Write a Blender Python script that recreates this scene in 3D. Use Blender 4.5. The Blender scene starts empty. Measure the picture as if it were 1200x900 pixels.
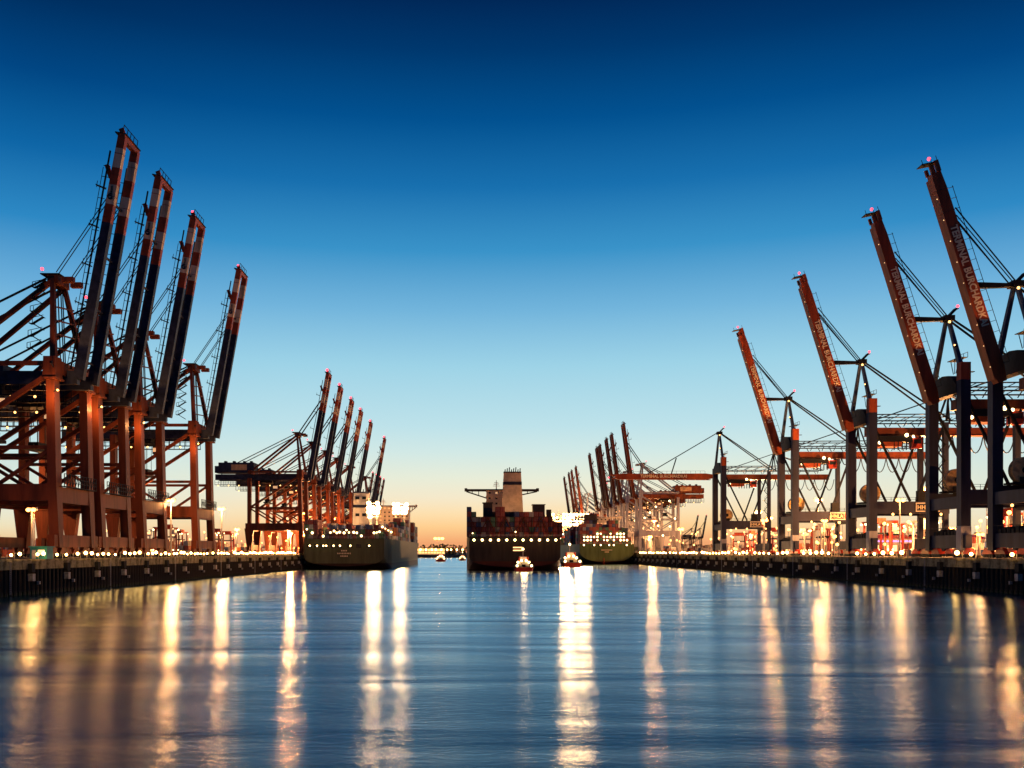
import bpy, bmesh, math, random
from mathutils import Vector, Matrix
R = math.radians
random.seed(7)
sc = bpy.context.scene
COL = sc.collection

# ------------------------------------------------------------------ camera
CAM_H = 9.4
cam_d = bpy.data.cameras.new('camera')
cam = bpy.data.objects.new('camera', cam_d)
COL.objects.link(cam)
cam.location = (0, 0, CAM_H)
cam.rotation_euler = (R(90), 0, 0)
cam_d.sensor_width = 36.0
cam_d.lens = 31.5
cam_d.shift_x = 35 / 1200
cam_d.shift_y = 197 / 1200
cam_d.clip_start = 0.5
cam_d.clip_end = 30000
sc.camera = cam

# ------------------------------------------------------------------ dusk sky
sc.view_settings.view_transform = 'Standard'
sc.view_settings.look = 'None'
sc.view_settings.exposure = 0.0
sc.view_settings.gamma = 1.0
sc.cycles.use_denoising = True
sc.cycles.sample_clamp_indirect = 6.0
sc.cycles.max_bounces = 5
sc.cycles.diffuse_bounces = 2
sc.cycles.glossy_bounces = 3
sc.cycles.transmission_bounces = 2
sc.cycles.caustics_reflective = False
sc.cycles.caustics_refractive = False

def lin(c):
    return tuple(((v / 255) / 12.92 if v / 255 <= 0.04045 else ((v / 255 + 0.055) / 1.055) ** 2.4) for v in c)

world = bpy.data.worlds.new('World')
sc.world = world
world.use_nodes = True
nt = world.node_tree
nt.nodes.clear()
def N(t, **kw):
    n = nt.nodes.new(t)
    for k, v in kw.items():
        setattr(n, k, v)
    return n
def ramp_of(node, pts):
    e = node.color_ramp.elements
    while len(e) > 1:
        e.remove(e[-1])
    e[0].position = pts[0][0]; e[0].color = (*lin(pts[0][1]), 1)
    for p, c in pts[1:]:
        k = e.new(p); k.color = (*lin(c), 1)
tc = N('ShaderNodeTexCoord')
sep = N('ShaderNodeSeparateXYZ'); nt.links.new(tc.outputs['Generated'], sep.inputs[0])
asin = N('ShaderNodeMath', operation='ARCSINE'); nt.links.new(sep.outputs['Z'], asin.inputs[0])
el = N('ShaderNodeMath', operation='DIVIDE'); nt.links.new(asin.outputs[0], el.inputs[0]); el.inputs[1].default_value = R(60)
def EL(y): return math.degrees(math.atan((647 - y) / 1050)) / 60
west = N('ShaderNodeValToRGB')
ramp_of(west, [(0.0, (232, 146, 100)), (EL(634), (246, 172, 116)), (EL(618), (255, 206, 142)), (EL(602), (254, 224, 174)), (EL(584), (246, 233, 202)),
               (EL(560), (232, 237, 217)), (EL(530), (210, 233, 230)), (EL(500), (190, 226, 234)), (EL(430), (158, 211, 231)), (EL(365), (115, 181, 220)),
               (EL(295), (58, 147, 201)), (EL(220), (24, 112, 175)), (EL(140), (2, 81, 144)), (EL(60), (0, 56, 110)), (EL(0), (1, 40, 88)), (0.66, (1, 32, 76)), (1.0, (2, 24, 60))])
nt.links.new(el.outputs[0], west.inputs[0])
# either side of the afterglow the horizon band is paler
side = N('ShaderNodeValToRGB')
ramp_of(side, [(0.0, (222, 156, 116)), (EL(641), (236, 182, 132)), (EL(632), (243, 208, 158)), (EL(619), (241, 228, 190)), (EL(605), (236, 234, 210)),
               (EL(580), (224, 233, 216)), (EL(535), (202, 228, 228)), (EL(500), (182, 220, 232)), (EL(430), (148, 205, 231)), (EL(365), (107, 175, 219)),
               (EL(295), (45, 137, 197)), (EL(220), (14, 102, 167)), (EL(140), (1, 70, 131)), (EL(60), (0, 46, 95)), (EL(0), (0, 35, 79)), (0.66, (1, 30, 72)), (1.0, (2, 24, 60))])
nt.links.new(el.outputs[0], side.inputs[0])
east = N('ShaderNodeValToRGB')
ramp_of(east, [(0.0, (74, 76, 92)), (EL(600), (76, 86, 110)), (EL(500), (60, 88, 126)), (EL(380), (36, 72, 122)), (EL(220), (14, 56, 110)),
               (EL(60), (4, 50, 104)), (0.6, (2, 36, 84)), (1.0, (3, 26, 62))])
nt.links.new(el.outputs[0], east.inputs[0])
# how far the direction lies from the point where the sun went down (just right of the basin's end)
flat = N('ShaderNodeVectorMath', operation='MULTIPLY'); nt.links.new(tc.outputs['Generated'], flat.inputs[0]); flat.inputs[1].default_value = (1, 1, 0)
unit = N('ShaderNodeVectorMath', operation='NORMALIZE'); nt.links.new(flat.outputs[0], unit.inputs[0])
dirv = N('ShaderNodeVectorMath', operation='DOT_PRODUCT'); nt.links.new(unit.outputs[0], dirv.inputs[0])
dirv.inputs[1].default_value = (math.sin(R(3)), math.cos(R(3)), 0)
mr = N('ShaderNodeMapRange', interpolation_type='SMOOTHSTEP'); nt.links.new(dirv.outputs['Value'], mr.inputs['Value'])
mr.inputs['From Min'].default_value = -0.35; mr.inputs['From Max'].default_value = 0.97
mixw = N('ShaderNodeMix', data_type='RGBA')
nt.links.new(mr.outputs[0], mixw.inputs['Factor'])
gl = N('ShaderNodeMapRange', interpolation_type='SMOOTHSTEP'); nt.links.new(dirv.outputs['Value'], gl.inputs['Value'])
gl.inputs['From Min'].default_value = 0.86; gl.inputs['From Max'].default_value = 0.995
mixg = N('ShaderNodeMix', data_type='RGBA'); nt.links.new(gl.outputs[0], mixg.inputs['Factor'])
nt.links.new(side.outputs[0], mixg.inputs['A']); nt.links.new(west.outputs[0], mixg.inputs['B'])
nt.links.new(east.outputs[0], mixw.inputs['A']); nt.links.new(mixg.outputs['Result'], mixw.inputs['B'])
bg = N('ShaderNodeBackground'); nt.links.new(mixw.outputs['Result'], bg.inputs[0]); bg.inputs[1].default_value = 1.0
wo = N('ShaderNodeOutputWorld'); nt.links.new(bg.outputs[0], wo.inputs[0])

# ------------------------------------------------------------------ materials
MATS = {}
def mat(name, col, rough=0.6, metal=0.0, var=0.25, scale=0.6, dirt=None, bump=0.0, streak=False):
    m = bpy.data.materials.new(name); m.use_nodes = True
    t = m.node_tree; b = t.nodes['Principled BSDF']
    b.inputs['Roughness'].default_value = rough; b.inputs['Metallic'].default_value = metal; b.inputs['Specular IOR Level'].default_value = 0.14
    co = t.nodes.new('ShaderNodeTexCoord'); mp = t.nodes.new('ShaderNodeMapping')
    t.links.new(co.outputs['Object'], mp.inputs[0])
    if streak: mp.inputs['Scale'].default_value = (1, 1, 0.12)
    no = t.nodes.new('ShaderNodeTexNoise'); no.inputs['Scale'].default_value = scale; no.inputs['Detail'].default_value = 6
    no.inputs['Roughness'].default_value = 0.65
    t.links.new(mp.outputs[0], no.inputs['Vector'])
    r = t.nodes.new('ShaderNodeValToRGB')
    d = dirt or tuple(c * (1 - var) for c in col)
    r.color_ramp.elements[0].position = 0.38; r.color_ramp.elements[0].color = (*d, 1)
    r.color_ramp.elements[1].position = 0.58; r.color_ramp.elements[1].color = (*tuple(min(1, c * (1 + var * .4)) for c in col), 1)
    t.links.new(no.outputs['Fac'], r.inputs[0]); t.links.new(r.outputs[0], b.inputs['Base Color'])
    if bump:
        bu = t.nodes.new('ShaderNodeBump'); bu.inputs['Strength'].default_value = bump; bu.inputs['Distance'].default_value = 0.2
        t.links.new(no.outputs['Fac'], bu.inputs['Height']); t.links.new(bu.outputs[0], b.inputs['Normal'])
    MATS[name] = m
    return m
def glow(name, col, s, sampling='AUTO'):
    m = bpy.data.materials.new(name); m.use_nodes = True
    t = m.node_tree; b = t.nodes['Principled BSDF']
    b.inputs['Base Color'].default_value = (*col, 1)
    b.inputs['Emission Color'].default_value = (*col, 1); b.inputs['Emission Strength'].default_value = s
    m.cycles.emission_sampling = sampling
    MATS[name] = m
    return m
mat('rust_paint', (0.17, 0.043, 0.019), 0.55, 0, 0.35, 0.35, dirt=(0.085, 0.026, 0.014), bump=.08, streak=True)
mat('navy_paint', (0.024, 0.034, 0.066), 0.5, 0, 0.4, 0.5)
mat('boom_orange', (0.40, 0.075, 0.024), 0.5, 0, 0.3, 0.4, dirt=(0.26, 0.05, 0.02))
mat('boom_white', (0.80, 0.60, 0.38), 0.55, 0, 0.4, 0.5, streak=True)
mat('red_orange', (0.19, 0.045, 0.017), 0.5, 0, 0.3, 0.35, dirt=(0.11, 0.028, 0.013), streak=True)  # boom orange darkened to offset the yard lamps on the girders
mat('boom_paint', (0.40, 0.08, 0.026), 0.5, 0, 0.3, 0.35, dirt=(0.23, 0.048, 0.018), streak=True)
mat('letter_paint', (0.95, 0.78, 0.50), 0.6, 0, 0.1)
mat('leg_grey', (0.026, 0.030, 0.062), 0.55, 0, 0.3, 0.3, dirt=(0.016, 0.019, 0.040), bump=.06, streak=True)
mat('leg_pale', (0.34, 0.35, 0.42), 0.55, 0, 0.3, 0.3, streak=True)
mat('dark_steel', (0.010, 0.012, 0.018), 0.65, 0, 0.4, 0.8)
mat('blue_steel', (0.05, 0.075, 0.13), 0.5, 0.1, 0.35, 0.6)
mat('cable', (0.02, 0.022, 0.028), 0.6)
mat('reel_yellow', (0.60, 0.42, 0.18), 0.55, 0, 0.35, 0.9)
mat('cab_red', (0.5, 0.05, 0.03), 0.4)
mat('sign_white', (0.75, 0.70, 0.60), 0.5, 0, 0.15)
mat('sign_dark', (0.02, 0.025, 0.05), 0.5)
mat('panel_beige', (0.62, 0.42, 0.22), 0.5)
mat('concrete', (0.24, 0.21, 0.125), 0.85, 0, 0.5, 0.5, dirt=(0.09, 0.08, 0.045), bump=.4)
mat('quay_deck', (0.16, 0.15, 0.135), 0.85, 0, 0.35, 0.12, bump=.2)
mat('sheet_pile', (0.055, 0.048, 0.04), 0.7, 0.1, 0.5, 0.5, dirt=(0.03, 0.024, 0.018), bump=.3, streak=True)
mat('tide_weed', (0.03, 0.036, 0.016), 0.75, 0, 0.5, 1.5, bump=.5)
mat('wall_back', (0.02, 0.018, 0.016), 0.9)
mat('fender_rubber', (0.025, 0.025, 0.025), 0.8)
mat('fender_face', (0.42, 0.40, 0.36), 0.7, 0, 0.4, 1.5)
mat('galvanised', (0.42, 0.40, 0.37), 0.5, 0.4, 0.2)
mat('teal_paint', (0.05, 0.33, 0.33), 0.5)
mat('glass_dark', (0.02, 0.03, 0.04), 0.08)
mat('tyre', (0.02, 0.02, 0.02), 0.8)
mat('ship_white', (0.66, 0.60, 0.50), 0.55, 0, 0.2, 0.3, streak=True)
mat('ship_dark', (0.055, 0.05, 0.045), 0.6)
mat('funnel_tan', (0.60, 0.46, 0.32), 0.6, 0, 0.2, 0.3)
mat('leaf_dark', (0.045, 0.055, 0.028), 0.8, 0, 0.5, 1.0)
mat('bark', (0.06, 0.045, 0.03), 0.9)
mat('carrier_red', (0.45, 0.06, 0.035), 0.5)
mat('carrier_white', (0.6, 0.58, 0.55), 0.5)
mat('tug_red', (0.42, 0.05, 0.03), 0.5)
CONT_COLS = {'rust red': (0.30, 0.05, 0.03), 'orange': (0.50, 0.15, 0.035), 'dark blue': (0.03, 0.06, 0.17), 'grey': (0.32, 0.32, 0.31),
             'white': (0.68, 0.66, 0.62), 'green': (0.05, 0.18, 0.10), 'maroon': (0.15, 0.025, 0.03)}
for k, c in CONT_COLS.items():
    mat('container_' + k.replace(' ', '_'), c, 0.6, 0, 0.35, 0.6, streak=True)
glow('lamp_warm', (1.0, 0.50, 0.14), 4.5)
glow('lamp_sodium', (1.0, 0.36, 0.07), 9)
glow('lamp_flood', (1.0, 0.60, 0.25), 16)
glow('lamp_white', (1.0, 0.70, 0.30), 8)
glow('lamp_ship', (1.0, 0.58, 0.2), 16)
glow('lamp_far', (1.0, 0.55, 0.18), 4, 'NONE')
glow('lamp_violet', (0.5, 0.25, 1.0), 2)
glow('lamp_blue', (0.6, 0.75, 1.0), 3)
glow('beacon_red', (1.0, 0.05, 0.08), 4.5)
glow('lamp_quay', (1.0, 0.50, 0.13), 30)
glow('lamp_dim', (1.0, 0.6, 0.25), 1.6, 'NONE')
glow('window_lit', (1.0, 0.55, 0.22), 2.2)
glow('window_dim', (1.0, 0.6, 0.3), 0.6)

def hull_mat(name, col, boot, zw):
    m = mat(name, col, 0.5, 0, 0.3, 0.25, streak=True)
    t = m.node_tree; b = t.nodes['Principled BSDF']
    src = b.inputs['Base Color'].links[0].from_socket
    co = t.nodes.new('ShaderNodeTexCoord'); s = t.nodes.new('ShaderNodeSeparateXYZ'); t.links.new(co.outputs['Object'], s.inputs[0])
    g = t.nodes.new('ShaderNodeMath'); g.operation = 'GREATER_THAN'; g.inputs[1].default_value = zw
    t.links.new(s.outputs['Z'], g.inputs[0])
    mx = t.nodes.new('ShaderNodeMix'); mx.data_type = 'RGBA'
    t.links.new(g.outputs[0], mx.inputs['Factor']); mx.inputs['A'].default_value = (*boot, 1); t.links.new(src, mx.inputs['B'])
    t.links.new(mx.outputs['Result'], b.inputs['Base Color'])
    return m
hull_mat('hull_olive', (0.10, 0.115, 0.06), (0.03, 0.014, 0.012), 3.2)
hull_mat('hull_brown', (0.045, 0.037, 0.028), (0.085, 0.026, 0.016), 4.6)
hull_mat('hull_green', (0.10, 0.15, 0.055), (0.028, 0.016, 0.012), 2.6)
hull_mat('hull_tan', (0.24, 0.19, 0.13), (0.05, 0.02, 0.015), 3.0)

def water_mat():
    m = bpy.data.materials.new('harbour_water'); m.use_nodes = True
    t = m.node_tree; t.nodes.remove(t.nodes['Principled BSDF'])
    deep = t.nodes.new('ShaderNodeBsdfDiffuse'); deep.inputs['Color'].default_value = (0.004, 0.065, 0.12, 1)
    b = t.nodes.new('ShaderNodeBsdfAnisotropic'); b.distribution = 'BECKMANN'; b.inputs['Color'].default_value = (0.74, 0.90, 1.0, 1); b.inputs['Anisotropy'].default_value = 0.52
    tg = t.nodes.new('ShaderNodeCombineXYZ'); tg.inputs[0].default_value = 1.0; t.links.new(tg.outputs[0], b.inputs['Tangent'])
    fr = t.nodes.new('ShaderNodeFresnel'); fr.inputs['IOR'].default_value = 1.34
    mixs = t.nodes.new('ShaderNodeMixShader'); t.links.new(fr.outputs[0], mixs.inputs[0]); t.links.new(deep.outputs[0], mixs.inputs[1]); t.links.new(b.outputs[0], mixs.inputs[2])
    t.links.new(mixs.outputs[0], t.nodes['Material Output'].inputs['Surface'])
    co = t.nodes.new('ShaderNodeTexCoord')
    def noise(sx, sy, detail, rough=.55, rz=0):
        mp = t.nodes.new('ShaderNodeMapping'); mp.inputs['Scale'].default_value = (sx, sy, 1); mp.inputs['Rotation'].default_value = (0, 0, rz)
        t.links.new(co.outputs['Object'], mp.inputs[0])
        n = t.nodes.new('ShaderNodeTexNoise'); n.inputs['Scale'].default_value = 1; n.inputs['Detail'].default_value = detail; n.inputs['Roughness'].default_value = rough
        n.inputs['Distortion'].default_value = .6
        t.links.new(mp.outputs[0], n.inputs['Vector']); return n
    swell = noise(0.012, 0.055, 2.5, .5, R(5)); chop = noise(0.7, 1.6, 5, .6, R(-8)); calm = noise(0.008, 0.03, 4, .6, R(-4))
    def bump(n, dist, prev=None, st=1.0):
        u = t.nodes.new('ShaderNodeBump'); u.inputs['Strength'].default_value = st; u.inputs['Distance'].default_value = dist
        t.links.new(n.outputs['Fac'], u.inputs['Height'])
        if prev: t.links.new(prev.outputs[0], u.inputs['Normal'])
        return u
    b1 = bump(swell, 0.75); b2 = bump(chop, 0.035, b1)
    t.links.new(b2.outputs[0], b.inputs['Normal']); t.links.new(b2.outputs[0], fr.inputs['Normal'])
    mr = t.nodes.new('ShaderNodeMapRange'); t.links.new(calm.outputs['Fac'], mr.inputs['Value'])
    mr.inputs['From Min'].default_value = .35; mr.inputs['From Max'].default_value = .65
    mr.inputs['To Min'].default_value = .19; mr.inputs['To Max'].default_value = .27
    t.links.new(mr.outputs[0], b.inputs['Roughness'])
    MATS['harbour_water'] = m
water_mat()

# ------------------------------------------------------------------ helpers
def tag(o, label=None, cat=None, group=None, kind=None):
    if label: o['label'] = label
    if cat: o['category'] = cat
    if group: o['group'] = group
    if kind: o['kind'] = kind
    return o
class MB:
    def __init__(s): s.v = []; s.f = []; s.m = []; s.mats = []
    def mi(s, name):
        if name not in s.mats: s.mats.append(name)
        return s.mats.index(name)
    def quadbox(s, P, mat):
        b = len(s.v); s.v += [tuple(p) for p in P]; k = s.mi(mat)
        for q in ((0, 3, 2, 1), (4, 5, 6, 7), (0, 1, 5, 4), (1, 2, 6, 5), (2, 3, 7, 6), (3, 0, 4, 7)):
            s.f.append(tuple(b + i for i in q)); s.m.append(k)
        return s
    def box(s, c, d, mat):
        x, y, z = c; a, b, h = d[0] / 2, d[1] / 2, d[2] / 2
        return s.quadbox([(x - a, y - b, z - h), (x + a, y - b, z - h), (x + a, y + b, z - h), (x - a, y + b, z - h),
                          (x - a, y - b, z + h), (x + a, y - b, z + h), (x + a, y + b, z + h), (x - a, y + b, z + h)], mat)
    def span(s, a, b, mat):
        return s.box([(a[i] + b[i]) / 2 for i in range(3)], [abs(a[i] - b[i]) for i in range(3)], mat)
    def beam(s, p, q, w, h, mat, w1=None, h1=None, side=None):
        p = Vector(p); q = Vector(q); d = (q - p).normalized()
        u = Vector(side) if side else (Vector((0, 1, 0)) if abs(d.y) < 0.9 else Vector((1, 0, 0)))
        a = (u - d * u.dot(d)).normalized(); b = d.cross(a)
        w1 = w if w1 is None else w1; h1 = h if h1 is None else h1
        P = [p + a * i * w / 2 + b * j * h / 2 for i, j in ((-1, -1), (1, -1), (1, 1), (-1, 1))]
        P += [q + a * i * w1 / 2 + b * j * h1 / 2 for i, j in ((-1, -1), (1, -1), (1, 1), (-1, 1))]
        return s.quadbox(P, mat)
    def tube(s, p, q, r, mat, n=6, r1=None, caps=True):
        p = Vector(p); q = Vector(q); d = (q - p).normalized()
        u = Vector((0, 0, 1)) if abs(d.z) < 0.9 else Vector((1, 0, 0))
        a = d.cross(u).normalized(); b = d.cross(a); r1 = r if r1 is None else r1
        k = s.mi(mat); o = len(s.v)
        for c, rr in ((p, r), (q, r1)):
            for i in range(n):
                t = 2 * math.pi * i / n
                s.v.append(tuple(c + a * math.cos(t) * rr + b * math.sin(t) * rr))
        for i in range(n):
            j = (i + 1) % n
            s.f.append((o + i, o + j, o + n + j, o + n + i)); s.m.append(k)
        if caps:
            s.f.append(tuple(o + i for i in range(n))[::-1]); s.m.append(k)
            s.f.append(tuple(o + n + i for i in range(n))); s.m.append(k)
        return s
    def ball(s, c, r, mat, n=8, m=5, sz=1.0):
        k = s.mi(mat); o = len(s.v); x, y, z = c
        s.v.append((x, y, z - r * sz))
        for j in range(1, m):
            a = -math.pi / 2 + math.pi * j / m
            for i in range(n):
                t = 2 * math.pi * i / n
                s.v.append((x + r * math.cos(a) * math.cos(t), y + r * math.cos(a) * math.sin(t), z + r * math.sin(a) * sz))
        s.v.append((x, y, z + r * sz)); top = len(s.v) - 1
        for i in range(n):
            j = (i + 1) % n
            s.f.append((o, o + 1 + j, o + 1 + i)); s.m.append(k)
            for q in range(m - 2):
                A = o + 1 + q * n
                s.f.append((A + i, A + j, A + n + j, A + n + i)); s.m.append(k)
            A = o + 1 + (m - 2) * n
            s.f.append((A + i, A + j, top)); s.m.append(k)
        return s
    def poly(s, P, mat):
        o = len(s.v); s.v += [tuple(p) for p in P]; s.f.append(tuple(range(o, o + len(P)))); s.m.append(s.mi(mat)); return s
    def prism(s, P, ax, t, mat):
        """outline P extruded by vector t"""
        o = len(s.v); n = len(P); t = Vector(t); k = s.mi(mat)
        s.v += [tuple(p) for p in P] + [tuple(Vector(p) + t) for p in P]
        s.f.append(tuple(range(o, o + n))); s.m.append(k)
        s.f.append(tuple(range(o + n, o + 2 * n))[::-1]); s.m.append(k)
        for i in range(n):
            j = (i + 1) % n
            s.f.append((o + j, o + i, o + n + i, o + n + j)); s.m.append(k)
        return s
    def mesh(s, name):
        me = bpy.data.meshes.new(name); me.from_pydata(s.v, [], s.f)
        for n in s.mats: me.materials.append(MATS[n])
        me.polygons.foreach_set('material_index', s.m); me.update()
        return me
    def build(s, name, parent=None, loc=(0, 0, 0), rot=None):
        return link(s.mesh(name), name, parent, loc, rot)
def link(me, name, parent=None, loc=(0, 0, 0), rot=None):
    o = bpy.data.objects.new(name, me); COL.objects.link(o)
    o.location = loc
    if rot: o.rotation_euler = rot
    if parent: o.parent = parent
    return o
def empty(name, loc, rz=0):
    o = bpy.data.objects.new(name, None); COL.objects.link(o)
    o.location = loc; o.rotation_euler = (0, 0, rz); o.empty_display_size = 1
    return o
def copy_tree(o, parent=None):
    c = o.copy(); COL.objects.link(c)
    if parent: c.parent = parent
    for ch in o.children: copy_tree(ch, c)
    return c
def lamp(loc, energy, col, radius=0.6, parent=None, name='lamp_light'):
    d = bpy.data.lights.new(name, 'POINT'); d.energy = energy * LAMP_GAIN; d.color = col; d.shadow_soft_size = radius
    o = bpy.data.objects.new(name, d); COL.objects.link(o); o.location = loc
    if parent: o.parent = parent
    return o
LAMP_GAIN = 0.08
SODIUM = (1.0, 0.40, 0.12); FLOOD = (1.0, 0.50, 0.20)
def text_mesh(body, size, matname, bold=0.0, extrude=0.03):
    cu = bpy.data.curves.new('lettering', 'FONT'); cu.body = body; cu.size = size; cu.extrude = extrude; cu.offset = bold
    cu.resolution_u = 2
    o = bpy.data.objects.new('lettering', cu); COL.objects.link(o)
    me = bpy.data.meshes.new_from_object(o.evaluated_get(bpy.context.evaluated_depsgraph_get()))
    bpy.data.objects.remove(o); me.materials.clear(); me.materials.append(MATS[matname])
    xs = [v.co.x for v in me.vertices]; w = max(xs) - min(xs); x0 = min(xs)
    for v in me.vertices: v.co.x -= x0
    return me, w

DK = 7.8                      # quay deck above the water
QL, QR = -100.0, 119.0        # the two quay faces

# ------------------------------------------------------------------ setting: water, quays, far shore
MB().poly([(-9000, -3000, 0), (9000, -3000, 0), (9000, 12000, 0), (-9000, 12000, 0)], 'harbour_water').build('water')
tag(bpy.data.objects['water'], kind='structure')
def quay(s, xq, side):
    far = 1330
    ground = MB().span((xq + s * 2.2, -60, -3), (xq + s * 1500, far, DK), 'quay_deck').build('quay_ground')
    tag(ground, kind='structure')
    # rails in the deck
    root = empty('quay_wall', (xq, 0, 0))
    tag(root, f'long {side} quay wall of concrete cap over dark sheet piles', 'quay wall')
    MB().span((s * 0.9, -60, -3), (s * 2.2, far, 5.6), 'wall_back').build('backing_wall', root)
    y = -60.0; L = 15.0; k = 0
    me = MB().span((0, 0.06, 5.6), (s * 2.2, L - .06, DK + .02), 'concrete').span((-s * .12, .06, DK - .5), (0, L - .06, DK - .06), 'concrete').mesh('cap_block')
    while y < far:
        link(me, 'cap_block', root, (0, y, 0)); y += L
    n = 8
    pm = MB()
    pm.prism([(s * .9, -.55, -2.5), (s * .05, -.32, -2.5), (s * .05, .32, -2.5), (s * .9, .55, -2.5)], 0, (0, 0, 8.1), 'sheet_pile')
    pm.tube((s * .02, 0, -2.5), (s * .02, 0, 5.59), .16, 'sheet_pile', 5)
    pm.span((s * .02, -.62, -2.5), (s * .9, .62, .75), 'tide_weed'); pme = pm.mesh('sheet_pile')
    y = 120.0; cnt = 0; rest = MB()
    while y < far:
        if cnt < 230: link(pme, 'sheet_pile', root, (0, y, 0))
        else: rest.span((s * .05, y - .4, -2.5), (s * .88, y + .4, 5.59), 'sheet_pile')
        y += 1.9; cnt += 1
    tag(rest.build('sheet_pile_row', root), kind='stuff')
    # fenders
    fm = MB().span((-s * .9, -.75, 5.0), (s * .3, .75, 6.9), 'fender_rubber').mesh('rubber_fender')
    fp = MB().span((-s * 1.0, -.6, 3.0), (s * .1, .6, 4.6), 'fender_face').span((s * .1, -.3, 3.2), (s * .5, .3, 4.2), 'fender_rubber').span((-s * 1.1, 2.2, 2.2), (-s * .5, 2.7, 2.9), 'fender_face').span((-s * .5, 2.3, 2.3), (s * .3, 2.6, 2.8), 'fender_rubber').mesh('fender_panel')
    for i in range(46):
        yy = 130 + i * 17.0
        link(fm, 'rubber_fender', root, (0, yy, 0)); link(fp, 'fender_panel', root, (0, yy, 0))
    # ladder
    for i in range(10):
        yy = 138.5 + i * 51
        lm = MB()
        for d in (-.25, .25): lm.tube((-s * .25, d, .3), (-s * .25, d, DK), .05, 'galvanised', 4)
        for j in range(16): lm.tube((-s * .25, -.25, .6 + j * .45), (-s * .25, .25, .6 + j * .45), .035, 'galvanised', 4)
        lm.build('ladder', root, (0, yy, 0))
    # crane rail on the deck
    rm = MB()
    for u in (3.6 if s > 0 else 5.0, 26 if s > 0 else 34): rm.span((s * u - .08, -60, DK), (s * u + .08, far - 4, DK + .12), 'dark_steel')
    rm.build('crane_rail', root)
    return root
quay(-1, QL, 'left'); quay(1, QR, 'right')
tag(MB().span((-2500, 1480, -3), (2500, 4000, 5.0), 'quay_deck').build('far_shore'), kind='structure')

# quay edge lamps: short posts with a bright head
def quay_lamps(x, ys, side, r):
    sg = 1 if x > 0 else -1
    me = MB().tube((sg * 1.2, 0, 0), (sg * 1.2, 0, 1.5), .07, 'galvanised', 5).beam((sg * 1.2, 0, 1.46), (0, 0, 1.46), .1, .1, 'galvanised').mesh('post')
    hd = MB().ball((0, 0, 1.25), r, 'lamp_quay', 8, 5).mesh('lamp_head')
    ql = random.Random(int(r * 100))
    for y in ys:
        if ql.random() < .09: continue
        o = empty('quay_lamp', (x + ql.uniform(-.15, .15), y + ql.uniform(-.5, .5), DK + .02)); k_ = ql.uniform(.72, 1.2); o.scale = (k_, k_, k_)
        tag(o, f'small bright lamp on a short post along the {side} quay edge', 'lamp', f'lamps along the {side} quay edge')
        link(me, 'post', o); link(hd, 'lamp_head', o)
ysl = []; y = 150.0
while y < 478:
    if not any(abs(y - g) < 1.6 for g in (197.5, 205.5, 216.5, 262, 246)): ysl.append(y)
    y += 3.55
quay_lamps(QL + .55, ysl, 'left', .40)
ysr = []; y = 200.0
while y < 672:
    if not (229 < y < 252 or 205 < y < 213 or 283 < y < 303 or 346 < y < 368 and False): ysr.append(y)
    y += 5.9
quay_lamps(QR - .55, ysr, 'right', .50)

# ------------------------------------------------------------------ left type gantry crane (double boom, tied frame)
def W(z): return z - DK
def eurogate_logo(parent, s, base, axis, L0, L1, yface):
    """swirl mark and word on the front face of the near boom girder; axis is the boom direction"""
    c = Vector(base) + axis * (L0 + (L1 - L0) * .34)
    cross = Vector((axis.z, 0, -axis.x)) * s
    mb = MB()
    def arc(r0, a0, a1, off, wid):
        n = 10; pr = None
        for i in range(n + 1):
            t = R(a0 + (a1 - a0) * i / n)
            p = c + cross * (r0 * math.cos(t)) + axis * (r0 * math.sin(t) + off); p.y = yface - .06
            if pr is not None: mb.beam(pr, p, .1, wid, 'sign_dark', side=(0, 1, 0))
            pr = p
    arc(.66, 60, 330, .1, .30); arc(.34, -120, 150, .0, .28)
    mb.build('logo', parent)
    me, w = text_mesh('EUROGATE', .75, 'sign_dark', .01)
    ln = (L1 - L0) * .46; k = ln / w
    o = link(me, 'lettering', parent)
    X = axis; Y = Vector((-axis.z, 0, axis.x)); Z = X.cross(Y)
    if Z.y > 0: Y = -Y; Z = -Z
    M = Matrix((X, Y, Z)).transposed().to_4x4()
    p = Vector(base) + axis * (L0 + (L1 - L0) * .5) - Y * .22; p.y = yface - .06
    o.matrix_local = Matrix.Translation(p) @ M @ Matrix.Scale(k, 4, (1, 0, 0)) @ Matrix.Scale(1, 4)
    return o

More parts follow.
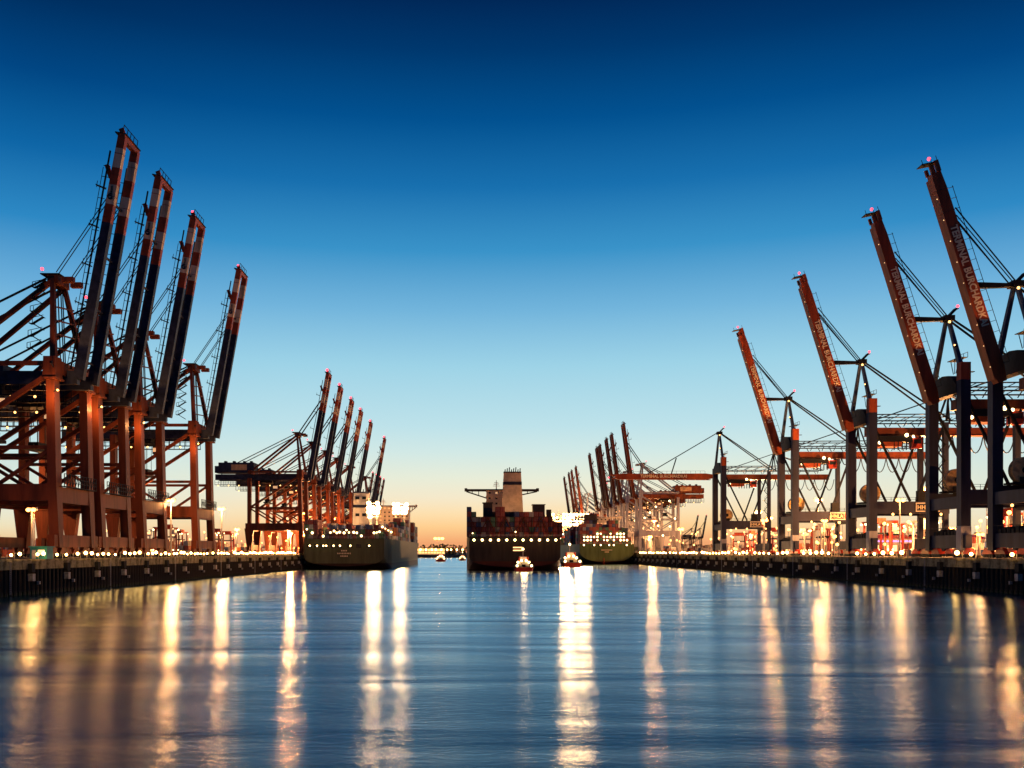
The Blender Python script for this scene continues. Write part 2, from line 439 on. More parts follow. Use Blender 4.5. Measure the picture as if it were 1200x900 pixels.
def gantry_crane(s, leg, girder, stripes, ang=10.3, detail=True, boomlen=61.5, lit=True, boomcol='navy_paint', hw=9.0):
    root = empty('gantry_crane', (0, 0, DK))
    P = lambda u, y, z: (s * u, y, W(z))
    for sy in (-1, 1):
        y = sy * hw
        MB().beam(P(1.1, y, 10.5), P(.5, y, 26), 2.4, 2.4, leg, 3.0, 2.2).beam(P(.5, y, 26), P(0, y, 53), 3.0, 2.2, leg, 2.7, 2.0).build('leg', root)
        MB().beam(P(0, y, 51.6), P(0, y, 57), 3.8, 3.2, leg, 3.5, 2.9).span(P(-1.3, y - 2.2, 51.4), P(1.9, y + 2.2, 51.9), leg).build('leg_cap', root)
        m = MB().beam(P(-29, y, 24), P(-29, y, 52), 2.6, 1.9, leg).beam(P(-29, y, 10.5), P(-29, y, 23), 2.2, 2.2, leg, 2.4, 5.2)
        m.build('leg', root)
        MB().span(P(-31, y - 1.5, 22.0), P(1.2, y + 1.5, 26), leg).build('portal_beam', root)
        MB().beam(P(-29, y, 35), P(0, y, 35), .9, .9, leg).build('tie_beam', root)
        MB().beam(P(-.6, y, 53), P(-28.2, y, 35.3), 1.0, 1.1, leg).build('brace', root)
        MB().beam(P(-28.4, y, 34.4), P(-15, y, 26.2), .8, .8, leg).build('brace', root)
        MB().beam(P(-.8, y, 34.4), P(-13, y, 26.2), .8, .8, leg).build('brace', root)
        MB().beam(P(0, y, 55.6), P(-30, y, 55.6), 1.0, 1.0, leg).build('top_beam', root)
        # A-frame leg and stays
        MB().beam(P(0, sy * (hw - .6), 57), P(-2.8, sy * 3.0, 78), 1.4, 1.3, leg, 1.0, 1.0).build('mast_leg', root)
        MB().beam(P(-3.0, sy * 3.2, 77.3), P(-29, sy * 4.6, 56.5), 1.1, 1.0, leg).build('back_stay', root)
        MB().beam(P(-4.2, sy * 3.4, 78), P(-49, sy * 4.2, 55.4), .42, .42, 'dark_steel').build('back_stay', root)
        MB().span(P(-50, sy * 3.9 - .8, 51.3), P(4, sy * 3.9 + .8, 54.6), girder).build('girder', root)
        # bogies
        for u in (1.1, -29):
            for k in (-1, 1):
                b = MB(); yc = y + k * 3.0
                b.prism([P(u - .5, yc - 2.6, 8.9), P(u - .5, yc + 2.6, 8.9), P(u - .5, yc + 1.2, 10.7), P(u - .5, yc - 1.2, 10.7)], 0, (s * 1.0, 0, 0), leg)
                for w in (-1.9, -.65, .65, 1.9): b.tube(P(u - .3, yc + w, 8.5), P(u + .3, yc + w, 8.5), .55, 'dark_steel', 8)
                b.build('bogie', root)
    for u in (.5, -29):
        MB().span(P(u - 1.1, -hw + 1.52, 21.6), P(u + 1.1, hw - 1.52, 25.4), leg).build('portal_beam', root)
        MB().span(P((1.1 if u > 0 else u) - .9, -hw - 3.2, 10.7), P((1.1 if u > 0 else u) + .9, hw + 3.2, 13.6), leg).build('sill_beam', root)
    MB().span(P(-1.3, -hw + 1.8, 53.2), P(1.5, hw - 1.8, 56.4), leg).build('cross_beam', root)
    MB().span(P(-30, -hw + 1.3, 54.7), P(-28.2, hw - 1.3, 56.8), leg).build('cross_beam', root)
    MB().span(P(-4.2, -3.1, 76.9), P(-1.4, 3.1, 79.0), leg).span(P(-5.8, -3.5, 79.1), P(-1, 3.5, 79.35), 'dark_steel').span(P(-.6, -3, 77.3), P(2.2, -1.6, 78.6), leg).span(P(-.6, 1.6, 77.3), P(2.2, 3, 78.6), leg).build('mast_head', root)
    MB().ball(P(-5.4, -3.2, 80.45), .42, 'beacon_red').tube(P(-5.4, -3.2, 79.8), P(-5.4, -3.2, 80.4), .08, 'dark_steel', 4).build('beacon', root)
    if detail:
        # walkway with lattice railing on the portal level, stairs up the mast, hanging walkway under the girder
        w = MB()
        for side_u in (1.9,):
            w.span(P(side_u - .1, -hw, 25.42), P(side_u + 1.1, hw, 25.6), 'dark_steel')
            for i in range(13): w.beam(P(side_u + 1, -hw + i * 1.5, 25.6), P(side_u + 1, -hw + i * 1.5, 28.6), .16, .16, 'dark_steel')
            for i in range(12):
                w.beam(P(side_u + 1, -hw + i * 1.5, 25.7), P(side_u + 1, -hw + i * 1.5 + 1.5, 28.5), .12, .12, 'dark_steel')
            for z in (26.6, 27.6, 28.6): w.beam(P(side_u + 1, -hw, z), P(side_u + 1, hw, z), .13, .13, 'dark_steel')
        w.build('walkway_railing', root)
        st = MB()
        for k in range(6):
            z = 58 + k * 3.2; u0 = -3.4 - .1 * k; y0 = -7.6 + k * .72
            st.beam(P(u0, y0, z), P(u0 - 2.6, y0, z + 1.6), .9, .2, 'dark_steel'); st.beam(P(u0 - 2.6, y0, z + 1.6), P(u0, y0, z + 3.2), .9, .2, 'dark_steel')
            st.span(P(u0 - 3.4, y0 - .6, z + 1.5), P(u0 - 2.4, y0 + .8, z + 1.65), 'dark_steel')
            for q in (-3.3, -2.5): st.beam(P(u0 + q, y0 - .5, z + 1.6), P(u0 + q, y0 - .5, z + 2.8), .12, .12, 'dark_steel')
            st.beam(P(u0 - 3.3, y0 - .5, z + 2.8), P(u0 + .2, y0 - .5, z + 3.6), .12, .12, 'dark_steel')
        st.build('stairway', root)
        mr = MB()
        for y0 in (-1.2, 0.4, 1.4): mr.beam(P(-2.4, y0, 76), P(-1.6, y0, 55), .22, .22, 'dark_steel')
        for z in (60, 63.5, 67, 70.5): mr.beam(P(-1.0, -hw + .4 + (z - 57) * .3, z), P(-1.0, hw - .4 - (z - 57) * .3, z + 1.5), .35, .35, leg)
        mr.build('mast_rigging', root)
    if detail:
        # work lamps on the front of the near leg: one over the leg, one aimed up along the boom
        MB().box(P(2.2, -hw - 2.6, 48.6), (.5, .5, .5), 'dark_steel').beam(P(.8, -hw - 1.2, 48.4), P(2.2, -hw - 2.6, 48.4), .16, .16, 'dark_steel').ball(P(2.6, -hw - 2.8, 48.5), .28, 'lamp_warm', 8, 5).build('floodlight', root)
        lamp(P(3.0, -hw - 5.0, 47.5), 4.5e4, SODIUM, .4, root)
        sd = bpy.data.lights.new('boom_light', 'SPOT'); sd.energy = 1.1e5 * LAMP_GAIN; sd.color = SODIUM; sd.shadow_soft_size = .4; sd.spot_size = R(95); sd.spot_blend = .3
        so = bpy.data.objects.new('boom_light', sd); COL.objects.link(so); so.parent = root; so.location = P(2.5, -hw - 6, 55)
        so.rotation_euler = Vector((.22 * s, .25, .94)).to_track_quat('-Z', 'Y').to_euler()
        MB().box(P(2.5, -hw - 6, 54.6), (.5, .5, .5), 'dark_steel').beam(P(1, -hw - 1.4, 54.2), P(2.5, -hw - 6, 54.4), .2, .2, 'dark_steel').build('floodlight', root)
    hw_ = MB()
    for sy in (-1, 1):
        y0 = sy * 5.4
        hw_.span(P(-50, y0 - .5, 48.3), P(-2, y0 + .5, 48.55), 'dark_steel'); hw_.beam(P(-50, y0, 49.7), P(-2, y0, 49.7), .12, .12, 'dark_steel')
        for i in range(25): hw_.beam(P(-50 + i * 2, y0, 48.5), P(-50 + i * 2, y0, 51.3), .18, .18, 'dark_steel')
    hw_.build('hanging_walkway', root)
    mh = MB().span(P(-48, -5.2, 55.6), P(-27.5, 5.2, 61.4), girder).span(P(-50.5, -4, 55.6), P(-48, 4, 59.5), girder)
    for u in (-45, -40, -34, -30): mh.span(P(u - .6, -2, 61.4), P(u + .6, 1, 62.6), 'dark_steel')
    mh.build('machinery_house', root)
    sg = MB().span(P(-40.5, -5.36, 57.0), P(-31.5, -5.2, 60.2), 'panel_beige').build('sign_panel', root)
    # trolley with cab, ropes and spreader
    tr = MB().span(P(-24, -4.8, 49.6), P(-17, 4.8, 51.0), 'dark_steel').span(P(-23, -3, 50), P(-18, 3, 53.6), 'dark_steel')
    tr.build('trolley', root)
    MB().span(P(-16.6, -4.6, 45.6), P(-14.2, -2.2, 48.8), girder).span(P(-16, -4.2, 48.8), P(-15, -3, 51), 'dark_steel').span(P(-16.4, -4.68, 46.4), P(-14.1, -4.4, 47.8), 'window_dim').build('cab', root)
    ms = MB()
    for a in (-2.2, 2.2):
        for b in (-1, 1): ms.tube(P(-20.5 + b, a, 40), P(-20.5 + b, a, 50), .09, 'cable', 4)
    ms.span(P(-21.9, -2.6, 38.9), P(-19.1, 2.6, 40.2), 'dark_steel').span(P(-21.7, -6.1, 37.7), P(-19.3, 6.1, 38.5), 'dark_steel')
    for a in (-3.5, 3.5): ms.span(P(-21.2, a - .4, 38.5), P(-19.8, a + .4, 39.6), 'dark_steel')
    ms.build('spreader', root)
    # girder lamps
    gl = MB()
    for u in range(-48, 0, 6):
        gl.ball(P(u, -5.6, 48.0), .34, 'lamp_warm' if detail else 'lamp_far', 6, 4)
    gl.build('girder_lamp', root)
    # raised boom
    ax = Vector((s * math.sin(R(ang)), 0, math.cos(R(ang)))); cr = Vector((ax.z, 0, -ax.x))
    base = Vector(P(4.2, 0, 52.6))
    for sy in (-1, 1):
        b = MB(); off = Vector((0, sy * 4.05, 0))
        for (a0, a1, mname) in stripes:
            q0 = a0 * boomlen; q1 = a1 * boomlen
            h0 = 2.6 - .7 * a0; h1 = 2.6 - .7 * a1
            if a0 > 0: q0 += 0.0
            b.beam(base + off + ax * q0, base + off + ax * q1, 1.5, h0, mname, 1.5, h1)
        for i in range(11): b.beam(base + off + ax * (3 + i * 5.4), base + off + ax * (3.12 + i * 5.4), 1.56, 2.66 - .062 * i, boomcol if 3 + i * 5.4 < .64 * boomlen else 'boom_orange')
        b.build('boom_girder', root)
    for i in range(4):
        q = base + ax * (5 + i * 13.5) - cr * s * .5
        MB().beam(q + Vector((0, -3.29, 0)), q + Vector((0, 3.29, 0)), .5, .5, boomcol, side=tuple(ax)).build('boom_crossbar', root)
    t = MB(); tp = base + ax * boomlen
    t.beam(tp + Vector((0, -4.85, 0)), tp + Vector((0, 4.85, 0)), 1.3, 1.5, stripes[-1][2], side=tuple(ax))
    t.beam(tp + ax * .9 + Vector((0, -4.4, 0)), tp + ax * 1.9 - cr * s * .6 + Vector((0, -4.4, 0)), .5, 1.2, stripes[-1][2])
    t.beam(tp + ax * .7 + Vector((0, -4.85, 0)) - cr * s * .4, tp + ax * .7 + Vector((0, 4.85, 0)) - cr * s * .4, .25, 2.8, 'dark_steel', side=tuple(ax))
    for q in (-4.6, -3.4): t.beam(tp - ax * 2.2 + Vector((0, q * 1.0, 0)), tp + ax * .4 + Vector((0, q * .6, 0)), .5, 1.2, 'navy_paint')
    for q in (-4.4, -2, 0, 2, 4.4): t.beam(tp + ax * 1.2 + Vector((0, q, 0)), tp + ax * 3.0 + Vector((0, q, 0)), .14, .14, 'dark_steel')
    t.beam(tp + ax * 2.9 + Vector((0, -4.4, 0)), tp + ax * 2.9 + Vector((0, 4.4, 0)), .14, .14, 'dark_steel')
    t.build('boom_tip', root)
    bw = MB(); po = -cr * s
    for sy in (-1, 1):
        o2 = Vector((0, sy * 5.2, 0)) + po * 1.9
        bw.beam(base + ax * 2 + o2, base + ax * (boomlen * .93) + o2, .5, .25, 'dark_steel')
        if detail:
            bw.beam(base + ax * 2 + o2 + po * 1.0, base + ax * (boomlen * .86) + o2 + po * 1.0, .12, .12, 'dark_steel')
            for i in range(20): bw.beam(base + ax * (2 + i * 2.7) + o2 - po * .7, base + ax * (2 + i * 2.7) + o2 + po * 1.0, .14, .14, 'dark_steel')
    for f in (.30, .46, .62, .78):
        p = base + ax * (boomlen * f) + Vector((0, -4.4, 0)) + po * 1.8
        bw.beam(p, p + po * 2.4 + ax * .5, 1.0, .22, 'dark_steel'); bw.beam(p + po * 2.3, p + po * 2.3 + ax * 1.6, .12, .12, 'dark_steel')
    p = base + ax * (boomlen * .83) + Vector((0, -3.7, 0)) + po * 1.2
    bw.beam(p, p + po * 1.6 + ax * 3, .9, 1.0, stripes[-1][2])
    bw.build('boom_walkway', root)
    fs = MB()
    for y0 in (-4.2, -2.9, 2.9, 4.2):
        fs.tube(Vector(P(-1.4, y0, 79.3)), base + ax * (boomlen * .74) + Vector((0, y0, 0)) + po * 1.3, .13 if detail else .2, 'cable', 4)
    fs.build('fore_stay', root)
    # beacon at the tip
    return root, base, ax

stripes_l = [(0, .645, 'navy_paint'), (.645, .72, 'boom_orange'), (.72, .80, 'boom_white'), (.80, .87, 'boom_orange'), (.87, .95, 'boom_white'), (.95, 1.0, 'boom_orange')]
near0, base, ax = gantry_crane(1, 'rust_paint', 'navy_paint', stripes_l)
eurogate_logo(near0, 1, base, ax, .725 * 61.5, .795 * 61.5, -4.05 - .78)
tipb = base + ax * 63.6
tip_bm = MB().ball(tuple(tipb + Vector((-.6, -4.4, 0))), .42, 'beacon_red').mesh('tip_beacon')
far0, _, _ = gantry_crane(1, 'rust_paint', 'navy_paint', stripes_l, detail=False)
MB().ball(tuple(tipb + Vector((-.6, -4.4, 0))), .8, 'beacon_red').build('tip_beacon', far0)
XL = -105.0
nearL = [(228, 'nearest rust brown gantry crane on the left quay, its striped navy boom the tallest'),
         (253, 'second rust brown gantry crane on the left quay, right behind the tallest'),
         (283, 'third rust brown gantry crane along the left quay with raised navy boom'),
         (335, 'fourth rust brown gantry crane on the left quay, open sky to its right')]
for i, (y, lab) in enumerate(nearL):
    o = near0 if i == 0 else copy_tree(near0)
    if i > 1: link(tip_bm, 'tip_beacon', o)
    o.location = (XL, y, DK); tag(o, lab, 'crane', 'gantry cranes on the left quay')
farL = [(525, 'foremost crane of the far left row, its braced frame beside the olive ship'),
        (569, 'second raised boom from the left in the far left crane row'),
        (618, 'third raised boom from the left in the far left crane row'),
        (665, 'fourth raised boom from the left in the far left crane row'),
        (724, 'fifth raised boom from the left in the far left crane row'),
        (826, 'last crane of the far left row, its slim boom apart from the other five')]
for i, (y, lab) in enumerate(farL):
    o = far0 if i == 0 else copy_tree(far0)
    o.location = (XL, y, DK); tag(o, lab, 'crane', 'gantry cranes of the far left row')
for i, (x, y) in enumerate([(-160, 1190), (-159, 1225), (-158, 1260), (-157, 1295)]):
    o = copy_tree(far0); o.location = (x, y, DK)
    tag(o, 'tiny distant crane boom seen over the moored olive ship', 'crane', 'tiny distant cranes over the olive ship')

# far right cranes: same build mirrored, orange booms on pale legs
stripes_r = [(0, .5, 'red_orange'), (.5, 1.0, 'red_orange')]
rfar0, rb, rax = gantry_crane(-1, 'leg_pale', 'red_orange', stripes_r, ang=8.2, detail=False, boomlen=57.0, boomcol='red_orange')
farR = [(704, 'foremost crane of the far right row, beside the green ship, its tall boom farthest right'),
        (768, 'second orange boom from the right in the far right crane row'),
        (800, 'third orange boom from the right in the far right crane row'),
        (845, 'fourth orange boom from the right in the far right crane row'),
        (867, 'fifth orange boom from the right in the far right crane row'),
        (925, 'sixth orange boom from the right, ending the larger group of the far right row'),
        (1060, 'right boom of the four small orange booms above the floodlights'),
        (1110, 'second from the right of the four small orange booms above the floodlights'),
        (1146, 'third from the right of the four small orange booms above the floodlights'),
        (1210, 'leftmost of the four small orange booms above the floodlights')]
for i, (y, lab) in enumerate(farR):
    o = rfar0 if i == 0 else copy_tree(rfar0)
    o.location = (123, y, DK); tag(o, lab, 'crane', 'gantry cranes of the far right row')
for i, (x, y) in enumerate([(352, 1500), (366, 1500)]):
    o = copy_tree(far0); o.location = (x, y, 5.0); o.scale = (.62, .62, .62)
    tag(o, ['left of two tiny dark crane booms leaning right beyond the right yard', 'right of two tiny dark crane booms leaning right beyond the right yard'][i], 'crane', 'two tiny far cranes')

# ------------------------------------------------------------------ right type crane (single orange box boom, V braces, cable reel)
def box_boom_crane(ang, name='box_boom_crane'):
    root = empty(name, (0, 0, DK)); s = -1
    P = lambda u, y, z: (-u, y, W(z))
    h = 8.0
    # legs
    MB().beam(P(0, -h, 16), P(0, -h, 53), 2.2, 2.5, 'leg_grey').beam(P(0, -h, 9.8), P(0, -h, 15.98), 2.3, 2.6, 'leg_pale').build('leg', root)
    MB().beam(P(0, -h, 53.02), P(0, -h, 57.4), 2.2, 2.5, 'boom_paint').span(P(-2.6, -h - .5, 55), P(-1.3, -h + .5, 55.15), 'dark_steel').build('leg_cap', root)
    MB().beam(P(0, h, 9.8), P(0, h, 53), 2.2, 2.5, 'leg_grey').build('leg', root)
    for y in (-h, h):
        MB().beam(P(-23, y, 9.8), P(-23, y, 50), 1.4, 1.5, 'leg_grey').build('leg', root)
        MB().span(P(-23.8, y - 1.0, 21.4), P(-1.3, y + 1.0, 25.2), 'leg_grey').build('portal_beam', root)
        MB().beam(P(-.8, y, 48.4), P(-12, y, 25.3), .62, .62, 'dark_steel').build('brace', root)
        MB().beam(P(-22.6, y, 49.4), P(-14, y, 25.3), .62, .62, 'dark_steel').build('brace', root)
        for u in (0, -23):
            b = MB()
            for k in (-2.7, 2.7):
                b.prism([P(u + .5, y + k - 2.3, 8.9), P(u + .5, y + k + 2.3, 8.9), P(u + .5, y + k + 1, 10.4), P(u + .5, y + k - 1, 10.4)], 0, (1.0, 0, 0), 'cab_red')
                for q in (-1.7, -.55, .55, 1.7): b.tube(P(u + .3, y + k + q, 8.5), P(u - .3, y + k + q, 8.5), .5, 'dark_steel', 8)
            b.build('bogie', root)
    for u in (0, -23):
        MB().span(P(u + .9, -h + 1.15, 20.6), P(u - .9, h - 1.15, 23.6), 'leg_grey').build('portal_beam', root)
        MB().span(P(u + .8, -h - 2.5, 10.45), P(u - .8, h + 2.5, 13.8), 'leg_grey').build('sill_beam', root)
    eq = MB()
    for i in range(7):
        eq.span(P(.6, -5.6 + i * 1.7, 13.82), P(-.9, -4.5 + i * 1.7, 14.6 + random.random() * 1.3), 'dark_steel')
    eq.beam(P(1.0, -7, 15.6), P(1.0, 7, 15.6), .14, .14, 'dark_steel')
    for i in range(8): eq.beam(P(1.0, -7 + i * 2, 13.8), P(1.0, -7 + i * 2, 15.6), .12, .12, 'dark_steel')
    eq.build('cable_guide', root)
    # arched hinge beam between the legs
    arch = [(-6.9, 50), (6.9, 50), (6.9, 52), (5.4, 53.8), (3, 55), (0, 55.4), (-3, 55), (-5.4, 53.8), (-6.9, 52)]
    MB().prism([P(1.4, y, z) for y, z in arch], 0, (2.6, 0, 0), 'dark_steel').build('hinge_beam', root)
    # A-frame
    MB().beam(P(0, -h + .4, 54.5), P(0, -.55, 70.4), 1.2, 1.1, 'blue_steel', .8, .8).build('mast_leg', root)
    MB().beam(P(0, h - .4, 53), P(0, .55, 70.4), 1.2, 1.1, 'blue_steel', .8, .8).build('mast_leg', root)
    MB().span(P(1.2, -1.3, 69.9), P(-1.4, 1.3, 71.3), 'dark_steel').beam(P(0, 0, 71), P(-2.2, 0, 73.2), 1.6, .5, 'dark_steel').beam(P(-2.2, -.8, 73.1), P(-2.2, .8, 73.1), .9, .2, 'dark_steel').build('mast_head', root)
    MB().ball(P(-2.4, -.6, 73.75), .4, 'beacon_red').build('beacon', root)
    MB().ball(P(.2, -1.5, 69.4), .36, 'lamp_warm', 6, 4).build('mast_lamp', root)
    # floodlight added on the mast to brighten the boom and its lettering
    sd = bpy.data.lights.new('boom_light', 'SPOT'); sd.energy = 6.5e4 * LAMP_GAIN; sd.color = SODIUM; sd.shadow_soft_size = .4; sd.spot_size = R(105); sd.spot_blend = .3
    so = bpy.data.objects.new('boom_light', sd); COL.objects.link(so); so.parent = root; so.location = P(1.5, -6.5, 62)
    so.rotation_euler = Vector((-.50, .32, .80)).to_track_quat('-Z', 'Y').to_euler()
    MB().box(P(1.2, -6.5, 61.8), (.6, .6, .5), 'dark_steel').ball(P(1.5, -6.5, 62.2), .22, 'lamp_warm', 6, 4).beam(P(1.0, -6.4, 61.6), P(.2, -4.6, 61.4), .18, .18, 'dark_steel').build('floodlight', root)
    pf = MB().span(P(-1, -4, 59.6), P(-3.2, 2, 59.75), 'dark_steel')
    for q in (-4, -2, 0, 2): pf.beam(P(-3.2, q, 59.7), P(-3.2, q, 61), .1, .1, 'dark_steel'); pf.beam(P(-2, q, 59.6), P(-1.6, q * .3 - .6, 56), .14, .14, 'dark_steel')
    pf.beam(P(-3.2, -4, 61), P(-3.2, 2, 61), .1, .1, 'dark_steel')
    pf.build('mast_platform', root)
    # girder, walkway and the stays behind it
    MB().span(P(-1.6, -1.3, 46.9), P(-56, 1.3, 49.3), 'red_orange').span(P(-1.6, -1.9, 46.7), P(-56, 1.9, 46.9), 'red_orange').build('girder', root)
    gw = MB()
    for y in (-3.2, 3.2):
        gw.beam(P(-1, y, 51.2), P(-52, y, 51.2), .45, .35, 'dark_steel'); gw.beam(P(-1, y, 53.2), P(-30, y, 53.4), .35, .3, 'dark_steel')
        for i in range(11): gw.beam(P(-4 - i * 4.6, y, 51.2), P(-4 - i * 4.6, y * .35, 49.7), .2, .2, 'dark_steel')
        for i in range(6): gw.beam(P(-2 - i * 5, y, 51.2), P(-6 - i * 5, y, 53.2), .2, .2, 'dark_steel')
    for i in range(20): gw.beam(P(-30 - i * 1.15, -3.3, 51.2), P(-30 - i * 1.15, -3.3, 52.4), .08, .08, 'dark_steel')
    gw.beam(P(-30, -3.3, 52.4), P(-52, -3.3, 52.4), .08, .08, 'dark_steel')
    gw.build('girder_walkway', root)
    for y in (-1.2, 1.2):
        MB().beam(P(-.5, y * .6, 70.6), P(-28, y * 2, 51.3), .42, .42, 'dark_steel').build('back_stay', root)
        MB().beam(P(-3, y * 2, 51.4), P(-28, y * .5, 60), .36, .36, 'dark_steel').build('back_stay', root)
        MB().beam(P(-28, y * .5, 60), P(-53, y * 1.5, 51.3), .32, .32, 'dark_steel').build('back_stay', root)
        MB().beam(P(-26, y * 2.4, 51.3), P(-28, y * .3, 60.3), .5, .5, 'dark_steel').beam(P(-30, y * 2.4, 51.3), P(-28, y * .3, 60.3), .4, .4, 'dark_steel').build('rear_mast', root)
    st = MB()
    for i in range(9):
        z = 25.4 + i * 2.5; a, b_ = ((-20.2, -22.2), (-22.2, -20.2))[i % 2]
        st.beam(P(a, -h - 1.3, z), P(b_, -h - 1.3, z + 2.5), .7, .14, 'dark_steel'); st.beam(P(a, -h - 1.6, z + 1.1), P(b_, -h - 1.6, z + 3.6), .09, .09, 'dark_steel')
        st.span(P(b_ - .7, -h - 1.7, z + 2.45), P(b_ + .7, -h - .7, z + 2.55), 'dark_steel')
    st.build('stairway', root)
    # festoon cable
    fe = MB(); u = -13.0
    while u > -54:
        step = 2.6 if u > -22 else 5.0; d = 2.6 if u > -22 else 5.6; pr = None
        for i in range(9):
            t = i / 8; p = Vector(P(u - step * t, -1.7, 46.7 - d * (1 - (2 * t - 1) ** 2) ** .8))
            if pr is not None: fe.beam(pr, p, .26, .26, 'cable')
            pr = p
        u -= step
    fe.build('festoon_cable', root)
    # trolley and red operator cab
    tr = MB().span(P(-4, -3.4, 44.6), P(-15, 3.4, 46.4), 'dark_steel').span(P(-5, -2.6, 43.2), P(-12, 2.6, 44.6), 'boom_orange')
    for i in range(5): tr.beam(P(-9.5 - i * 1.3, -2.5, 44.6), P(-9.5 - i * 1.3, -2.5, 42.0), .3, .3, 'dark_steel')
    tr.build('trolley', root)
    MB().span(P(-15.2, -2.9, 42.6), P(-18.4, -.4, 45.8), 'cab_red').span(P(-15.6, -2.98, 44.0), P(-18.0, -2.9, 45.4), 'glass_dark').build('cab', root)
    MB().ball(P(-4.4, -3.6, 44.2), .5, 'lamp_white', 8, 5).ball(P(-13, -3.6, 46.6), .6, 'lamp_white', 8, 5).ball(P(-15.2, -3.3, 46.2), .45, 'lamp_white', 8, 5).build('trolley_lamp', root)
    # cable reel
    rl = MB().tube(P(-5.2, 4.6, 28.6), P(-5.2, 5.4, 28.6), 3.15, 'reel_yellow', 28).tube(P(-5.2, 5.6, 28.6), P(-5.2, 6.4, 28.6), 3.15, 'reel_yellow', 28)
    rl.build('reel_disc', root)
    MB().tube(P(-5.2, 4.25, 28.6), P(-5.2, 6.6, 28.6), .85, 'dark_steel', 12).span(P(-4.4, 5.41, 24.4), P(-6, 5.59, 28), 'dark_steel').build('reel_hub', root)
    MB().span(P(-8.6, 3.4, 25.25), P(-1.6, 7.4, 25.7), 'dark_steel').span(P(-6.6, 4.2, 25.7), P(-3.8, 4.9, 27), 'dark_steel').build('reel_platform', root)
    MB().span(P(-14.2, -h - .8, 25.25), P(-17, -h + .9, 28.6), 'dark_steel').build('cabinet', root)
    rr = MB()
    for i in range(12): rr.beam(P(-1.8 - i * 1.9, -h - .95, 25.2), P(-1.8 - i * 1.9, -h - .95, 26.5), .09, .09, 'dark_steel')
    for z in (25.9, 26.5): rr.beam(P(-1.8, -h - .95, z), P(-22.7, -h - .95, z), .09, .09, 'dark_steel')
    rr.build('railing', root)
    # sign
    sg = MB().span(P(-13.2, -h - 1.25, 22.0), P(-20.6, -h - 1.06, 24.8), 'sign_white').span(P(-13.5, -h - 1.30, 22.3), P(-18.6, -h - 1.25, 24.5), 'sign_dark').span(P(-18.8, -h - 1.30, 22.3), P(-20.3, -h - 1.25, 24.5), 'cab_red').build('sign', root)
    me, w = text_mesh('HHLA', 1.9, 'letter_paint', .02)
    t = link(me, 'lettering', sg); t.rotation_euler = (R(90), 0, 0); t.location = (13.7, -h - 1.33, W(22.75)); t.scale = (4.6 / w, 1, 1)
    ml = MB()
    for u in (-6, -11.5, -21): ml.ball(P(u, -h - 1.3, 21.2), .42, 'lamp_warm', 6, 4)
    ml.build('portal_lamp', root)
    lamp(P(-11.5, -h - 3.6, 17.5), 4e3, SODIUM, .6, root)  # added unseen point light; warms the water between the legs
    # boom
    ax = Vector((-math.sin(R(ang)), 0, math.cos(R(ang)))); up = Vector((ax.z, 0, -ax.x))   # up: the deck side of the boom
    L = 54.0
    base = Vector(P(3.6, 0, 48.2))
    b = MB()
    prof = [(0, -.9, 1.1), (3.5, -1.7, 1.6), (46, -1.35, 1.45), (50, -1.0, 1.2)]
    for (a0, l0, u0), (a1, l1, u1) in zip(prof, prof[1:]):
        p0 = base + ax * a0; p1 = base + ax * a1
        Q = [p0 + up * l0, p0 + up * u0, p1 + up * u1, p1 + up * l1]
        yv = Vector((0, 1.05, 0))
        b.quadbox([Q[0] - yv, Q[1] - yv, Q[1] + yv, Q[0] + yv, Q[3] - yv, Q[2] - yv, Q[2] + yv, Q[3] + yv], 'boom_paint')
    b.beam(base + ax * 1 - up * 1.62, base + ax * 49 - up * 1.3, 2.9, .2, 'boom_paint')
    for i in range(9): b.beam(base + ax * (4.2 + i * 5.2) + up * 1.62, base + ax * (4.2 + i * 5.2) - up * 1.55, 2.16, .09, 'boom_paint')
    b.build('boom', root)
    tp = MB()
    for sy in (-1, 1):
        tp.beam(base + ax * 50 + Vector((0, sy * 1.1, 0)) + up * .7, base + ax * 52.6 + Vector((0, sy * 1.1, 0)) + up * .7, .5, 1.0, 'boom_paint')
        tp.beam(base + ax * 50 + Vector((0, sy * 1.1, 0)) - up * .8, base + ax * 51.6 + Vector((0, sy * 1.1, 0)) - up * .8, .5, .7, 'boom_paint')
    tp.beam(base + ax * 52.2 + up * 1.2, base + ax * 52.6 - up * 2.6, 2.6, .18, 'dark_steel')
    for q in (-2.4, -.4, 1.0): tp.beam(base + ax * 52.2 + up * q - Vector((0, 1.2, 0)), base + ax * 53.6 + up * q - Vector((0, 1.2, 0)), .1, .1, 'dark_steel')
    tp.build('boom_tip', root)
    MB().ball(tuple(base + ax * 53.4 - up * .5 - Vector((0, .9, 0))), .4, 'beacon_red', 8, 6).build('tip_beacon', root)
    bl = MB()
    for i in range(9): bl.ball(tuple(base + ax * (4 + i * 5.0) - up * 1.75 - Vector((0, 1.3, 0))), .12, 'lamp_dim', 6, 4)
    bl.build('boom_lamp', root)
    wk = MB()
    wk.beam(base + ax * 4 + up * 2.9 - Vector((0, 1.15, 0)), base + ax * 46 + up * 2.6 - Vector((0, 1.15, 0)), .1, .1, 'dark_steel')
    for i in range(18): wk.beam(base + ax * (4 + i * 2.45) + up * 1.5 - Vector((0, 1.15, 0)), base + ax * (4 + i * 2.45) + up * 2.8 - Vector((0, 1.15, 0)), .1, .1, 'dark_steel')
    wk.build('boom_railing', root)
    me, w = text_mesh('TERMINAL BURCHARDKAI', 2.3, 'letter_paint', .07)
    t = link(me, 'lettering', root)
    X = -ax; Y = up; Z = X.cross(Y)
    if Z.y > 0: raise RuntimeError('lettering faces away')
    M = Matrix((X, Y, Z)).transposed().to_4x4()
